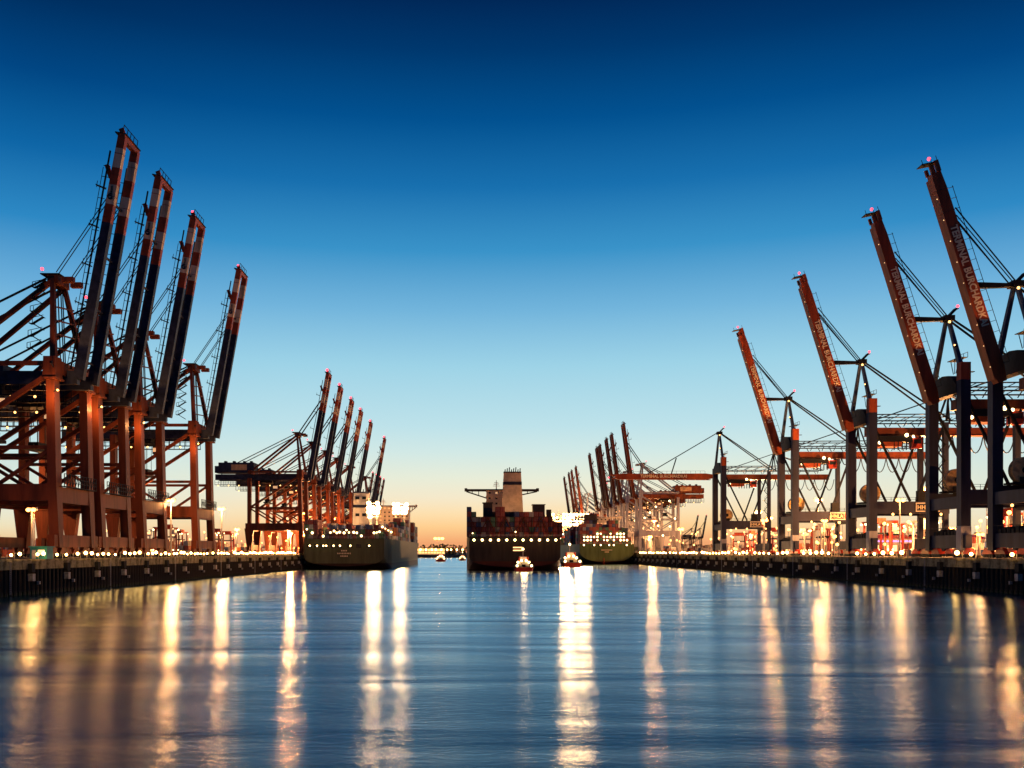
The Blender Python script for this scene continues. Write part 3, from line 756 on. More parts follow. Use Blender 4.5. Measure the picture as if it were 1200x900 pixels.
    p = base + ax * 37.3 + up * (-.6); p.y = -1.12
    t.matrix_local = Matrix.Translation(p) @ M @ Matrix.Scale(24.0 / w, 4, (1, 0, 0))
    # stays to the boom
    st = MB(); apex = Vector(P(.6, 0, 71))
    if ang < 45:
        for y in (-1.2, 1.2):
            st.tube(apex + Vector((0, y, 0)), base + ax * 41 + up * 1.7 + Vector((0, y, 0)), .16, 'cable', 5)
            st.tube(apex + Vector((.3, y * .6, -.8)), base + ax * 39.4 + up * 1.7 + Vector((0, y * .6, 0)), .12, 'cable', 5)
        st.build('fore_stay', root)
        z = 70.4; k = (W(z) - base.z - up.z * 1.6) / ax.z
        q = base + ax * k + up * 1.5
        MB().beam(Vector(P(.4, 0, z)), q, 1.0, .8, 'dark_steel', 1.2, 1.3).build('latch_strut', root)
    else:
        for y in (-1.2, 1.2): st.beam(apex + Vector((0, y, 0)), base + ax * 33 + up * 1.6 + Vector((0, y, 0)), .4, .4, 'dark_steel')
        st.beam(base + ax * 21 + up * 1.6, base + ax * 18.5 + up * 9.6, .5, .5, 'dark_steel')
        st.build('fore_stay', root)
    return root
hh0 = box_boom_crane(17.6)
XR = 122.0
nearR = [(205, 'nearest orange boom crane on the right quay, cut off by the right edge'),
         (235, 'second grey legged crane from the right, its orange boom raised and lettered'),
         (288.5, 'third grey legged crane from the right with raised lettered orange boom'),
         (357.5, 'fourth grey legged crane from the right, smallest of the raised lettered orange booms')]
for i, (y, lab) in enumerate(nearR):
    o = hh0 if i == 0 else copy_tree(hh0)
    o.location = (XR, y, DK); tag(o, lab, 'crane', 'orange boom cranes on the right quay')
o = box_boom_crane(90.0); o.location = (XR, 461, DK)
tag(o, 'grey legged crane on the right quay, its orange boom lowered level', 'crane', 'orange boom cranes on the right quay')

# ------------------------------------------------------------------ containers
def container_mesh(colname, L):
    m = 'container_' + colname.replace(' ', '_'); b = MB(); w, h = 2.44, 2.59
    b.box((0, 0, h / 2), (w - .12, L - .1, h - .1), m)
    for x in (-1, 1):
        for y in (-1, 1): b.box((x * (w / 2 - .08), y * (L / 2 - .08), h / 2), (.16, .16, h), m)
        for z in (.07, h - .07): b.box((x * (w / 2 - .06), 0, z), (.12, L - .34, .14), m)
        n = 7 if L < 7 else 12
        for i in range(n): b.box((x * (w / 2 - .045), -L / 2 + (i + .5) * L / n, h / 2), (.05, L / n * .5, h - .3), m)
    for y in (-1, 1):
        for z in (.07, h - .07): b.box((0, y * (L / 2 - .06), z), (w - .34, .12, .14), m)
        for x in (-.8, -.3, .3, .8): b.box((x, y * (L / 2 - .03), h / 2), (.06, .06, h - .32), 'galvanised')
    return b.mesh('container')
CM = {}
def cmesh(c, L):
    if (c, L) not in CM: CM[(c, L)] = container_mesh(c, L)
    return CM[(c, L)]
NC = [0]
STUFF_C = {}
ORD = 'lowest second third fourth fifth sixth seventh'.split()
COLN = 'first second third fourth fifth sixth seventh eighth ninth tenth eleventh twelfth thirteenth fourteenth fifteenth sixteenth seventeenth eighteenth nineteenth twentieth'.split()
def container(x, y, z, L, where, group, rz=0, cols=None, key=None, lab=None):
    c = random.choice(cols or list(CONT_COLS))
    if NC[0] < 300 and key is None:
        NC[0] += 1
        o = link(cmesh(c, L), 'container', None, (x, y, z), (0, 0, rz))
        tag(o, f'{c} container {lab or where}', 'container', f'{c} {group}' if not lab else group)
    else:
        b = STUFF_C.setdefault(key or group, MB()); m = 'container_' + c.replace(' ', '_')
        d = (2.36, L - .1, 2.5) if not rz else (L - .1, 2.36, 2.5)
        b.box((x, y, z + 1.27), d, m)
        for sx in (-1, 1):
            for sy in (-1, 1): b.box((x + sx * d[0] / 2, y + sy * d[1] / 2, z + 1.27), (.16, .16, 2.56), m)
        for i in range(4): b.box((x + (i - 1.5) * d[0] / 4, y - d[1] / 2 - .03, z + 1.27), (.07, .07, 2.2), 'galvanised')

# ------------------------------------------------------------------ ships
def hull(root, B, D, L, hm, flat=False, stern_up=1.5, corner=5.5):
    ns, nz = 30, 12; V = []; F = []
    hb = B / 2
    for i in range(ns + 1):
        t = i / ns
        t = t ** 1.35
        wd = (0.93 + .07 * min(1, t / .08)) if t < .8 else max(0.02, 1 - ((t - .8) / .2) ** 2.2)
        z0 = stern_up - 7 * min(1, t / .09)
        ring = []
        for k in range(nz + 1):
            q = k / nz
            z = z0 + (D - z0) * q ** 1.25
            e = (2.4 if t < .09 else 4.0 if t < .8 else 1.4)
            b = hb * wd * (1 - max(0, 1 - (z - z0) / (corner if t < .09 else 4.0 if t < .8 else D * 1.2)) ** e) ** (1 / 2.0 if t < .8 else 1.0)
            ring.append((b, z))
        yy = L * t + (0 if t > .02 else 0)
        V.append([(b, yy, z) for b, z in ring])
    mb = MB(); k = mb.mi(hm)
    for sgn in (1, -1):
        o = len(mb.v)
        for ring in V: mb.v += [(sgn * b, y, z) for b, y, z in ring]
        w = nz + 1
        for i in range(ns):
            for j in range(nz):
                f = (o + i * w + j, o + i * w + j + 1, o + (i + 1) * w + j + 1, o + (i + 1) * w + j)
                mb.f.append(f if sgn < 0 else f[::-1]); mb.m.append(k)
    # transom and deck
    r = V[0]
    mb.f.append(None); mb.f.pop()
    for j in range(nz):
        a, b = r[j], r[j + 1]
        mb.poly([(-a[0], a[1], a[2]), (a[0], a[1], a[2]), (b[0], b[1], b[2]), (-b[0], b[1], b[2])], hm)
    for i in range(ns):
        a, b = V[i][-1], V[i + 1][-1]
        mb.poly([(-a[0], a[1], a[2]), (a[0], a[1], a[2]), (b[0], b[1], b[2]), (-b[0], b[1], b[2])], 'ship_dark')
    # bottom between the rings
    for i in range(ns):
        a, b = V[i][0], V[i + 1][0]
        if a[0] > .01: mb.poly([(-a[0], a[1], a[2]), (a[0], a[1], a[2]), (b[0], b[1], b[2]), (-b[0], b[1], b[2])], hm)
    o = mb.build('hull', root)
    for p in o.data.polygons: p.use_smooth = False
    rl = MB(); hw = hb * .93
    for i in range(int(B / 2.2)): rl.beam((-hw + i * 2.2, .15, D), (-hw + i * 2.2, .15, D + 1.1), .08, .08, 'ship_white')
    for z in (D + .55, D + 1.1): rl.beam((-hw, .15, z), (hw, .15, z), .07, .07, 'ship_white')
    rl.build('stern_railing', root)
def openings(root, xs, z, w=2.6, h=1.7, lit='lamp_ship', r=.42):
    for x, on in xs:
        MB().box((x, -.04, z), (w, .12, h), 'glass_dark').box((x, -.08, z + h / 2 + .08), (w + .3, .2, .16), 'ship_dark').box((x, -.08, z - h / 2 - .08), (w + .3, .2, .16), 'ship_dark').build('mooring_opening', root)  # flat dark panel; the shade inside the opening is put into its colour
        if on: MB().ball((x + .3, -.35, z + .1), r, lit, 8, 5).build('mooring_lamp', root)
def letter_strips(root, z, widths, colr='letter_paint'):
    mb = MB()
    for k, n in enumerate(widths):
        zz = z - k * 1.5; s = .85
        for i in range(n): mb.box(((i - (n - 1) / 2) * s, -.06, zz), (.5, .06, .75), colr)
    mb.build('name_lettering', root)
def lashing_bridge(root, y, B, D, tiers, lamps, lampmat, seed=0, lr=.5, frame='ship_dark', dw=.2):
    rnd = random.Random(seed); hb = B / 2 * .93; H = tiers * 2.6
    m = MB()
    n = int(B / 5)
    for i in range(n + 1):
        x = -hb + 2 * hb * i / n; m.beam((x, y, D), (x, y, D + H), .35, .35, 'ship_dark')
    for k in range(tiers + 1): m.span((-hb, y - .5, D + k * 2.6 - .12), (hb, y + .5, D + k * 2.6 + .05), 'ship_dark')
    for i in range(n):
        x0 = -hb + 2 * hb * i / n; x1 = -hb + 2 * hb * (i + 1) / n
        if i % 2: m.beam((x0, y, D + .2), (x1, y, D + H - .2), dw, dw, frame)
        else: m.beam((x1, y, D + .2), (x0, y, D + H - .2), dw, dw, frame)
    m.build('lashing_bridge', root)
    for x, z in lamps:
        MB().ball((x, y - .75, z), lr * (.8 + .5 * rnd.random()), lampmat, 8, 5).box((x, y - .5, z + .5), (.3, .4, .3), 'ship_dark').build('deck_lamp', root)
def house(root, x, y, w, d, z0, z1, wing, zb, mat_='ship_white', win=True, wing_z=None, wmat=None):
    """accommodation block: tapered tiers, window rows, bridge wings"""
    m = MB(); tiers = max(2, int((z1 - z0) / 2.9)); hh = (z1 - z0) / tiers
    for k in range(tiers):
        a = w / 2
        m.span((x - a, y, z0 + k * hh), (x + a, y + d, z0 + (k + 1) * hh - .14), mat_)
        m.span((x - a - .25, y - .3, z0 + (k + 1) * hh - .14), (x + a + .25, y + d + .3, z0 + (k + 1) * hh), mat_)
    m.build('deckhouse', root)
    for k in range(tiers):
        n = max(2, int(w / 3.2))
        for i in range(n):
            xx = x - w / 2 + (i + .5) * w / n
            MB().box((xx, y - .05, z0 + (k + .55) * hh), (1.2, .1, 1.0), 'window_dim' if random.random() < .35 else 'glass_dark').build('window', root)
    if wing:
        b = MB(); wz = wing_z or z1
        wm = wmat or mat_
        b.span((x - wing[0], y + d * .3, wz - .2), (x + wing[1], y + d * .3 + 3, wz + 1.1), wm)
        for q in (-wing[0] + .8, wing[1] - .8): b.span((x + q - .8, y + d * .3 - .2, wz + 1.1), (x + q + .8, y + d * .3 + 3.2, wz + 1.6), wm)
        for sgn, ww in ((-1, wing[0]), (1, wing[1])):
            if ww > w / 2 + 2:
                b.beam((x + sgn * (w / 2), y + d * .3 + 1.5, wz - 4.2), (x + sgn * (ww - 1), y + d * .3 + 1.5, wz - .3), .7, .7, wm)
                for f in (.35, .65): 
                    xx = w / 2 + (ww - w / 2) * f
                    b.beam((x + sgn * xx, y + d * .3 + 1.5, wz - 4.2 + 3.9 * f), (x + sgn * xx, y + d * .3 + 1.5, wz - .2), .45, .45, wm)
        b.build('bridge_wing', root)
    mast = MB().beam((x, y + d * .4, z1), (x, y + d * .4, z1 + 6.5), .7, .7, mat_, .3, .3)
    for k, ww in ((3, 4), (5, 2.4)): mast.beam((x - ww / 2, y + d * .4, z1 + k), (x + ww / 2, y + d * .4, z1 + k), .25, .25, mat_)
    mast.beam((x - 1.6, y + d * .4 - .4, z1 + 4), (x + 1.6, y + d * .4 - .4, z1 + 4.2), .3, .35, mat_)
    mast.build('radar_mast', root)
def funnel(root, x, y, w0, w1, d, z0, z1, m='funnel_tan', band=True, pipes=8):
    f = MB().beam((x, y + d / 2, z0), (x, y + d / 2, z1), d, w0, m, d * .9, w1, side=(0, 1, 0)); f.build('funnel', root)
    if band:
        fr = .76; wb = w0 + (w1 - w0) * fr; zz = z0 + (z1 - z0) * fr
        MB().beam((x, y + d / 2, zz - .9), (x, y + d / 2, zz + .9), d + .1, wb + .25, 'sign_dark', d + .1, wb + .2, side=(0, 1, 0)).build('funnel_band', root)
    MB().beam((x, y + d / 2, z1), (x, y + d / 2, z1 + .7), d * .95, w1 + .2, 'sign_dark', side=(0, 1, 0)).build('funnel_rim', root)
    for i in range(pipes):
        xx = x - w1 / 2 + (i + .5) * w1 / pipes
        MB().tube((xx, y + d * .4, z1), (xx + .25, y + d * .4, z1 + 2.2 + .6 * ((i * 37) % 3)), .3, 'dark_steel', 7).build('exhaust_pipe', root)

# -- moored olive ship, left
s1 = empty('container_ship', (-75.5, 490, 0)); tag(s1, 'olive container ship moored at the left quay, stern to the viewer', 'ship')
hull(s1, 47, 16.8, 300, 'hull_olive')
openings(s1, [(-19, 1), (-15, 1), (-11.6, 1), (-10, 1), (-6, 1), (-2.5, 1), (3.2, 1), (8, 0), (13.5, 1)], 12.8)
letter_strips(s1, 10.2, [4, 9, 5])
lashing_bridge(s1, 4, 46, 16.8, 2, [(-21, 22), (-18, 20), (-12, 18.2), (-8, 20.2), (-6, 21), (-4.5, 20), (-3, 20.4), (-.5, 20), (.8, 21.5), (2.2, 20.2), (4.8, 20.3), (6.5, 20), (9, 18.3), (17.5, 20.2), (19, 20.6), (16, 20)], 'lamp_white', 1, .55)
lashing_bridge(s1, 30, 46, 16.8, 3, [(16 + i * 1.7, 21 + (i * 7) % 4) for i in range(5)], 'lamp_white', 2)
house(s1, 4, 44, 11, 10, 16.8, 33.0, None, 0)
funnel(s1, 4, 41, 10.6, 9.2, 2.8, 24, 44.5, 'ship_white', False, 6)
for zz, ww in ((41.5, 2.2), (31.5, 2.2)):
    for xx in (1.6, 5.6): MB().box((xx, 40.85, zz), (2.3, .3, 1.7), 'glass_dark').build('window', s1)
MB().box((4, 40.85, 36.6), (9.6, .4, 1.6), 'sign_dark').build('funnel_band', s1)
house(s1, 0, 190, 40, 12, 16.8, 44, (22, 26), 0)
# -- middle ship leaving
s2 = empty('container_ship', (17.0, 466, 0)); tag(s2, 'dark brown container ship steaming away up the middle of the basin', 'ship')
hull(s2, 51, 17.4, 330, 'hull_brown')
openings(s2, [(-21.5 + i * 4.25, 1) for i in range(11)], 15.6, 2.9, 1.9, 'lamp_ship', .62)
lashing_bridge(s2, 4, 50, 17.4, 4, [(-22, 19.3), (0.5, 20)], 'lamp_white', 3, .35, 'rust_paint', .5)
lashing_bridge(s2, 17.4, 50, 17.4, 4, [], 'lamp_white', 4)
house(s2, -8.5, 66, 12, 12, 17.4, 46, (19, 25.5), 0, 'funnel_tan', wing_z=46.0, wmat='ship_dark')
MB().span((-16.5, 20, 17.4), (-11.5, 27, 36), 'ship_dark').span((-16.9, 19.8, 36), (-11.1, 27.2, 36.4), 'ship_dark').span((10.5, 20, 17.4), (17, 27, 35), 'ship_dark').span((10.1, 19.8, 35), (17.4, 27.2, 35.4), 'ship_dark').span((18, 20, 17.4), (20.5, 24, 32.5), 'ship_dark').span((-11.4, 28, 17.4), (10.4, 34, 31.6), 'ship_dark').build('deck_crane_house', s2)
funnel(s2, 0.6, 54, 12.8, 10.0, 7, 30, 55.5)
MB().span((-2.4, -.18, 11.5), (2.4, -.02, 12.1), 'window_lit').span((-2.4, -.18, 10.0), (2.4, -.02, 10.6), 'window_lit').build('name_lettering', s2, (1.5, 0, 0))  # lettering given its own glow
MB().ball((1.5, 45, 31.5), .7, 'lamp_white').tube((1.5, 45, 17.4), (1.5, 45, 31), .2, 'ship_dark', 6).build('deck_lamp', s2)  # post lamp added, with the light below, to brighten the funnel
lamp((1.5, 44, 31.5), 6e4, FLOOD, .8, s2)
# -- moored green ship, right
s3 = empty('container_ship', (96, 690, 0)); tag(s3, 'green container ship moored at the right quay with rows of deck lights', 'ship')
hull(s3, 45, 15.6, 300, 'hull_green', corner=9)
rl = random.Random(5)
openings(s3, [(-18, 1), (-10, 1), (-5, 1), (1.5, 1), (5, 1), (15, 1)], 16.3 - 1.6, 2.4, 1.4, 'lamp_white', .6)
letter_strips(s3, 11, [10, 4])
lashing_bridge(s3, 4, 44, 15.6, 3, [(-17 + i * 2.55, 18.6 + k * 2.5) for k in range(3) for i in range(14) if not (k == 2 and i < 4) and rl.random() < .82], 'lamp_white', 6, .62)
MB().tube((-2.2, -.4, -1), (-2.2, -.4, 5.0), .35, 'boom_orange', 6).build('rudder_stock', s3)
house(s3, 4, 60, 16, 12, 15.6, 38, (22, 18), 0)
funnel(s3, -6, 52, 12, 10, 6, 20, 40, 'ship_dark', True, 6)
# -- ship farther along behind it, under floodlights
s4 = empty('container_ship', (97, 1022, 0)); tag(s4, 'tan container ship farther up the right quay under blazing floodlights', 'ship')
hull(s4, 46, 20, 280, 'hull_tan')
lashing_bridge(s4, 4, 45, 20, 4, [(-20 + i * 3.1, 23 + (i * 5) % 9) for i in range(14)], 'lamp_white', 9, .8)
house(s4, -6, 40, 30, 12, 20, 52, (21, 24), 0)

# floodlight banks
def flood_bank(x, y, z0, z1, cols, rows, sp, label, energy, parent_mat='galvanised', r=1.1):
    root = empty('floodlight_bank', (x, y, z0)); tag(root, label, 'floodlight')
    w = (cols - 1) * sp; H = z1 - z0
    m = MB()
    for sx in (-1, 1): m.beam((sx * w * .35, 0, 0), (sx * w * .35, 0, H), .7, .7, parent_mat, .5, .5)
    for k in range(rows): m.beam((-w / 2 - .5, 0, H - k * sp), (w / 2 + .5, 0, H - k * sp), .35, .35, parent_mat)
    m.build('frame', root)
    lm = MB().tube((0, -.9, 0), (0, -.2, 0), r, 'lamp_flood', 12).tube((0, -.2, 0), (0, .5, 0), r * 1.05, 'dark_steel', 12, r * .5).mesh('floodlight_head')
    fr = random.Random(int(x))
    for k in range(rows):
        for i in range(cols):
            ex = (i - (cols - 1) / 2) / (cols / 2); ez = (k - (rows - 1) / 2) / (rows / 2)
            if ex * ex + ez * ez < 1.05 and fr.random() < .85: link(lm, 'floodlight_head', root, (-w / 2 + i * sp + fr.uniform(-.5, .5), 0, H - k * sp))  # heads kept to an oval, imitating the round glare of the lights
    lamp((0, -2.5, H - (rows - 1) * sp / 2), energy, FLOOD, 2.5, root)
flood_bank(101, 1025, 20, 52.5, 15, 4, 3.9, 'wide bank of blazing floodlights on the stern of the tan ship', 6e6, r=1.45)
flood_bank(-63.6, 526, 16.8, 38, 3, 4, 2.6, 'tall narrow floodlight bank beside the white funnel of the olive ship', 8.5e5, r=1.25)
flood_bank(-57, 622, 16.8, 42.5, 4, 3, 2.8, 'floodlight bank standing farthest right on the olive ship', 9e5, r=1.3)

# stern containers and further bays
def bay(sx, sy, x0, n, tiers, y, z, L, where, group, cols=None, key=None, gap=0.05, prob=1.0):
    for i in range(n):
        t = tiers(i) if callable(tiers) else tiers
        for k in range(t):
            container(sx + x0 + i * 2.52, sy + y, z + k * 2.62, L, where, group, cols=cols, key=key, lab=f'{ORD[k]} tier, {COLN[i]} column from the left, {where}')
dark = ['rust red', 'maroon', 'dark blue', 'maroon', 'rust red', 'maroon', 'grey', 'green']
bay(17, 466, -23.9, 20, lambda i: [6, 5, 4, 4, 4, 4, 6, 6, 4, 4, 5, 5, 5, 5, 5, 5, 4, 4, 3, 3][i], 10.6, 17.5, 12.19, 'stern of middle ship', 'containers at the stern of the middle ship', dark)
bay(-75.5, 490, -21.8, 3, 4, 12, 16.9, 12.19, 'left stern corner of olive ship', 'containers at the left stern corner of the olive ship', dark)
bay(-75.5, 490, -12, 12, lambda i: 2 + (i * 5) % 2, 22, 16.9, 12.19, 'before the olive ship funnel', 'containers in the low rows of the olive ship', dark)
bay(-75.5, 490, 12, 4, lambda i: [3, 2, 2, 1][i], 12, 16.9, 12.19, 'right stern corner, olive ship', 'containers at the right stern corner of the olive ship', dark)
bay(96, 690, -19.2, 16, lambda i: [6, 6, 7, 7, 6, 6, 6, 5, 5, 7, 7, 7, 4, 3, 2, 2][i], 11, 15.7, 12.19, 'stern of green ship', 'containers at the stern of the green ship', dark)
rnd = random.Random(3)
for yb in (24, 38, 100, 114, 128, 200, 214, 228):
    bay(17, 466, -23.9, 20, (lambda i: 4 + rnd.randint(0, 1)) if yb > 90 else 3, yb, 17.5, 12.19, '', 'containers further forward on the middle ship', dark, key='middle ship')
for yb in (72, 86, 100, 114, 128, 142, 156, 214, 228, 242):
    bay(-75.5, 490, -21.8, 18, lambda i: 3 + rnd.randint(0, 1) + (2 if yb > 120 and i > 13 else 0), yb, 16.9, 12.19, '', 'containers further forward on the olive ship', None, key='olive ship')
for yb in (28, 84, 98, 112, 126):
    bay(96, 690, -19.2, 16, lambda i: 5 + rnd.randint(0, 1), yb, 15.7, 12.19, '', 'containers further forward on the green ship', dark, key='green ship')
for yb in (12, 26, 66, 80):
    bay(97, 1022, -20, 17, lambda i: 5 + rnd.randint(0, 2), yb, 20, 12.19, '', 'containers on the tan ship', None, key='tan ship')

# ------------------------------------------------------------------ tugs and launch
def tug(x, y, label, sc_=1.0, lampm='lamp_white'):
    root = empty('tugboat', (x, y, 0)); tag(root, label, 'tugboat', 'small boats with lights')
    m = MB(); L = 26 * sc_; b = 5.0 * sc_; k = m.mi('tug_red')
    out = [(-b * .85, 0), (-b, L * .15), (-b, L * .6), (-b * .7, L * .85), (0, L), (b * .7, L * .85), (b, L * .6), (b, L * .15), (b * .85, 0)]
    n = len(out); o = len(m.v)
    m.v += [(xx * .85, yy, -1) for xx, yy in out] + [(xx, yy, 2.2 * sc_ + 1.6 * sc_ * (yy / L) ** 2) for xx, yy in out]
    for i in range(n):
        j = (i + 1) % n; m.f.append((o + j, o + i, o + n + i, o + n + j)); m.m.append(k)
    m.f.append(tuple(range(o + n, o + 2 * n))); m.m.append(m.mi('ship_dark'))
    m.build('hull', root)
    f = MB()
    for i in range(n - 1): f.tube((out[i][0], out[i][1], 2.0 * sc_ + 1.6 * sc_ * (out[i][1] / L) ** 2), (out[i + 1][0], out[i + 1][1], 2.0 * sc_ + 1.6 * sc_ * (out[i + 1][1] / L) ** 2), .4 * sc_, 'fender_rubber', 6)
    f.build('fender', root)
    MB().span((-3 * sc_, L * .35, 2.2 * sc_), (3 * sc_, L * .75, 5.0 * sc_), 'ship_white').build('deckhouse', root)
    MB().beam((0, L * .56, 5.0 * sc_), (0, L * .56, 7.6 * sc_), 4.6 * sc_, 4.4 * sc_, 'ship_white', 4.0 * sc_, 3.8 * sc_, side=(0, 1, 0)).span((-1.8 * sc_, L * .56 - 2.4 * sc_, 5.9 * sc_), (1.8 * sc_, L * .56 + 2.3 * sc_, 7.1 * sc_), 'window_dim').build('wheelhouse', root)
    for sx in (-1, 1): MB().tube((sx * 2.2 * sc_, L * .38, 5 * sc_), (sx * 2.2 * sc_, L * .38, 7.4 * sc_), .5 * sc_, 'tug_red', 8).build('funnel', root)
    MB().beam((0, L * .56, 7.6 * sc_), (0, L * .56, 13 * sc_), .3, .3, 'ship_white').beam((-1.3, L * .56, 10.5 * sc_), (1.3, L * .56, 10.5 * sc_), .15, .15, 'ship_white').build('mast', root)
    MB().tube((-1 * sc_, L * .22, 2.8 * sc_), (1 * sc_, L * .22, 2.8 * sc_), .8 * sc_, 'dark_steel', 10).build('towing_winch', root)
    lm = MB().ball((0, 0, 0), .62 * sc_, lampm, 8, 5).mesh('deck_lamp')
    for p in ((-2.9, L * .33, 4.6), (2.9, L * .33, 4.6), (-1, L * .33, 5.5), (1.4, L * .33, 5.5), (0, L * .56, 11.5), (-3.6, 1, 2.9), (3.8, 1, 2.9)):
        link(lm, 'deck_lamp', root, (p[0] * sc_, p[1], p[2] * sc_))
    return root
tug(20.5, 436, 'brightly lit red tugboat close under the stern of the middle ship', .95)
tug(56.5, 560, 'red tugboat with lights between the middle ship and the green ship', 1.25)
tug(-41, 880, 'small lit launch on the water left of the middle ship', 1.0)
tug(-22, 990, 'tiny boat far up the basin next to the dark shore', .8)
def streak_spot(x, y, z, e, r):  # unseen spots aimed at the camera, added to draw streaks on the water
    d = bpy.data.lights.new('streak_spot', 'SPOT'); d.energy = e * LAMP_GAIN; d.color = FLOOD; d.shadow_soft_size = r
    d.spot_size = R(80); d.spot_blend = .4
    o = bpy.data.objects.new('streak_spot', d); COL.objects.link(o); o.location = (x, y, z); o.rotation_euler = (R(84), 0, math.atan2(x, y) * -1 + math.pi)
streak_spot(20.5, 434.5, 7, 9e4, 1.6)
streak_spot(50.5, 559, 8, 1.6e6, 4)
streak_spot(62.5, 559, 9, 1.8e6, 4.5)
streak_spot(70, 600, 9, 6e5, 4)

# ------------------------------------------------------------------ lamp masts
def mast_lamp(x, y, H, label, energy, heads=2, r=.75, m='lamp_sodium', group='lamp masts in the container yards', vis=True, z=DK, light=True):
    root = empty('lamp_mast', (x, y, z)); tag(root, label, 'lamp mast', group)
    MB().tube((0, 0, 0), (0, 0, H), .32, 'galvanised', 8, .18).tube((0, 0, 0), (0, 0, .8), .6, 'concrete', 8).build('pole', root)
    MB().beam((-heads * .7, 0, H), (heads * .7, 0, H), .25, .25, 'galvanised').build('crossarm', root)
    me = MB().ball((0, -.5, 0), r, m, 8, 6, .8).box((0, .25, .35), (r * 1.5, .9, .4), 'galvanised').mesh('lamp_head')
    for i in range(heads): link(me, 'lamp_head', root, ((i - (heads - 1) / 2) * 2.1 * r, 0, H))
    if light: lamp((0, -2.0, H - 1.2), energy, SODIUM, 1.2, root)
    return root
mast_lamp(-103.5, 206, 11.3, 'twin headed lamp mast beside the teal kiosk on the left quay', 4e4, r=.55)
mast_lamp(-103.5, 298, 18.8, 'blazing twin headed lamp mast on the left quay before the fourth left crane', 3.4e5, r=.8)
mast_lamp(-103.5, 356, 18.8, 'blazing twin headed lamp mast on the left quay right of the fourth crane', 3e5, r=.8)
mast_lamp(-272, 995, 27, 'small lamp mast in the left yard, highest of the three between the crane rows', 5e5, r=1.6)
mast_lamp(-343, 1250, 27, 'small lamp mast in the left yard, left of the highest of three', 5e5, r=1.5)
mast_lamp(-262, 1025, 20, 'small lamp mast in the left yard beside the foremost far crane leg', 3e5, r=1.4)
mast_lamp(-199, 840, 22, 'lamp mast in the left yard inside the portal of the foremost far crane', 4e5, r=1.4)
mast_lamp(-165, 330, 22, 'lamp mast in the left yard behind the second and third cranes', 700000.0, r=.8)
mast_lamp(-150, 262, 24, 'lamp mast in the left yard behind the nearest crane', 700000.0, r=.8)
for yy, nm in ((547, 'first'), (593, 'second'), (642, 'third'), (695, 'fourth')):
    mast_lamp(-117, yy, 13, f'added low lamp mast under portals of the far left crane row, {nm} from the viewer', 1.8e6, r=.8)  # masts added to brighten the far left crane legs
mast_lamp(-128, 650, 30, 'lamp mast among the legs of the far left crane row', 2.2e6, r=1.2)
mast_lamp(-126, 760, 30, 'lamp mast deep among the legs of the far left crane row', 2.2e6, r=1.2)
mast_lamp(-72, 1492, 27, 'bright lamp mast at the far end of the basin left of the middle ship', 9e5, 3, 2.8, z=5.0)
mast_lamp(158, 318, 24, 'lamp mast in the right yard above the portal of the third lettered crane', 4914000, r=.95)
mast_lamp(176, 300, 20, 'lamp mast in the right yard behind the second lettered crane', 7e5, r=.9)
mast_lamp(150, 400, 25, 'lamp mast in the right yard behind the fourth lettered crane', 6e5, r=1.0)
mast_lamp(160, 520, 25, 'lamp mast in the right yard behind the lowered boom crane', 5616000, r=1.2)
mast_lamp(205, 640, 26, 'lamp mast in the right yard under the far machinery house', 5616000, r=1.3)
mast_lamp(142, 740, 28, 'lamp mast in the right yard beside the green ship', 5e5, r=1.3)
mast_lamp(176, 238, 18, 'lamp mast in the right yard next to the nearest lettered crane', 3510000, r=.8)
mast_lamp(146, 800, 20, 'added low lamp mast under the far right crane row beyond the green ship', 1.6e6, r=1.0)  # put in to light the far right cranes from below
mast_lamp(146, 900, 20, 'added lamp mast deep under the far right crane row', 1.8e6, r=1.0)  # likewise added for its light on the crane undersides
mast_lamp(134, 716, 14, 'low lamp mast under the foremost far right crane', 7e5, r=.9)
mast_lamp(124, 266, 17, 'lamp mast on the right quay between the second and third lettered cranes', 5e4, r=.7)
mast_lamp(124, 325, 13, 'lamp mast on the right quay between the third and fourth lettered cranes', 4e4, r=.6)
mast_lamp(124, 394, 15.5, 'lamp mast on the right quay right of the lowered boom crane', 4e4, r=.8)
mast_lamp(124, 223.5, 6, 'low lamp mast on the right quay beside the nearest lettered crane', 2e4, r=.5)
mast_lamp(124, 560, 16, 'lamp mast on the right quay left of the lowered boom crane', 6e4, r=1.0)
mast_lamp(215, 330, 13, 'low lamp mast behind the containers of the right yard, near one', 1.6e6, r=.7)
mast_lamp(225, 430, 13, 'low lamp mast behind the containers of the right yard, far one', 1.8e6, r=.7)
# kiosk on the left quay
k = empty('kiosk', (-101.8, 205, DK)); tag(k, 'small teal kiosk at the foot of the twin lamp mast', 'kiosk')
MB().span((-1.6, 0, 0), (2.2, 3, 2.7), 'teal_paint').build('cabin', k)
MB().span((-1.9, -.3, 2.7), (2.5, 3.3, 2.95), 'teal_paint').build('roof', k)
MB().span((.2, -.06, 1.1), (1.7, .02, 2.1), 'window_lit').build('window', k)
MB().span((-1.2, -.06, .1), (-.3, .02, 2.1), 'sign_white').build('door', k)

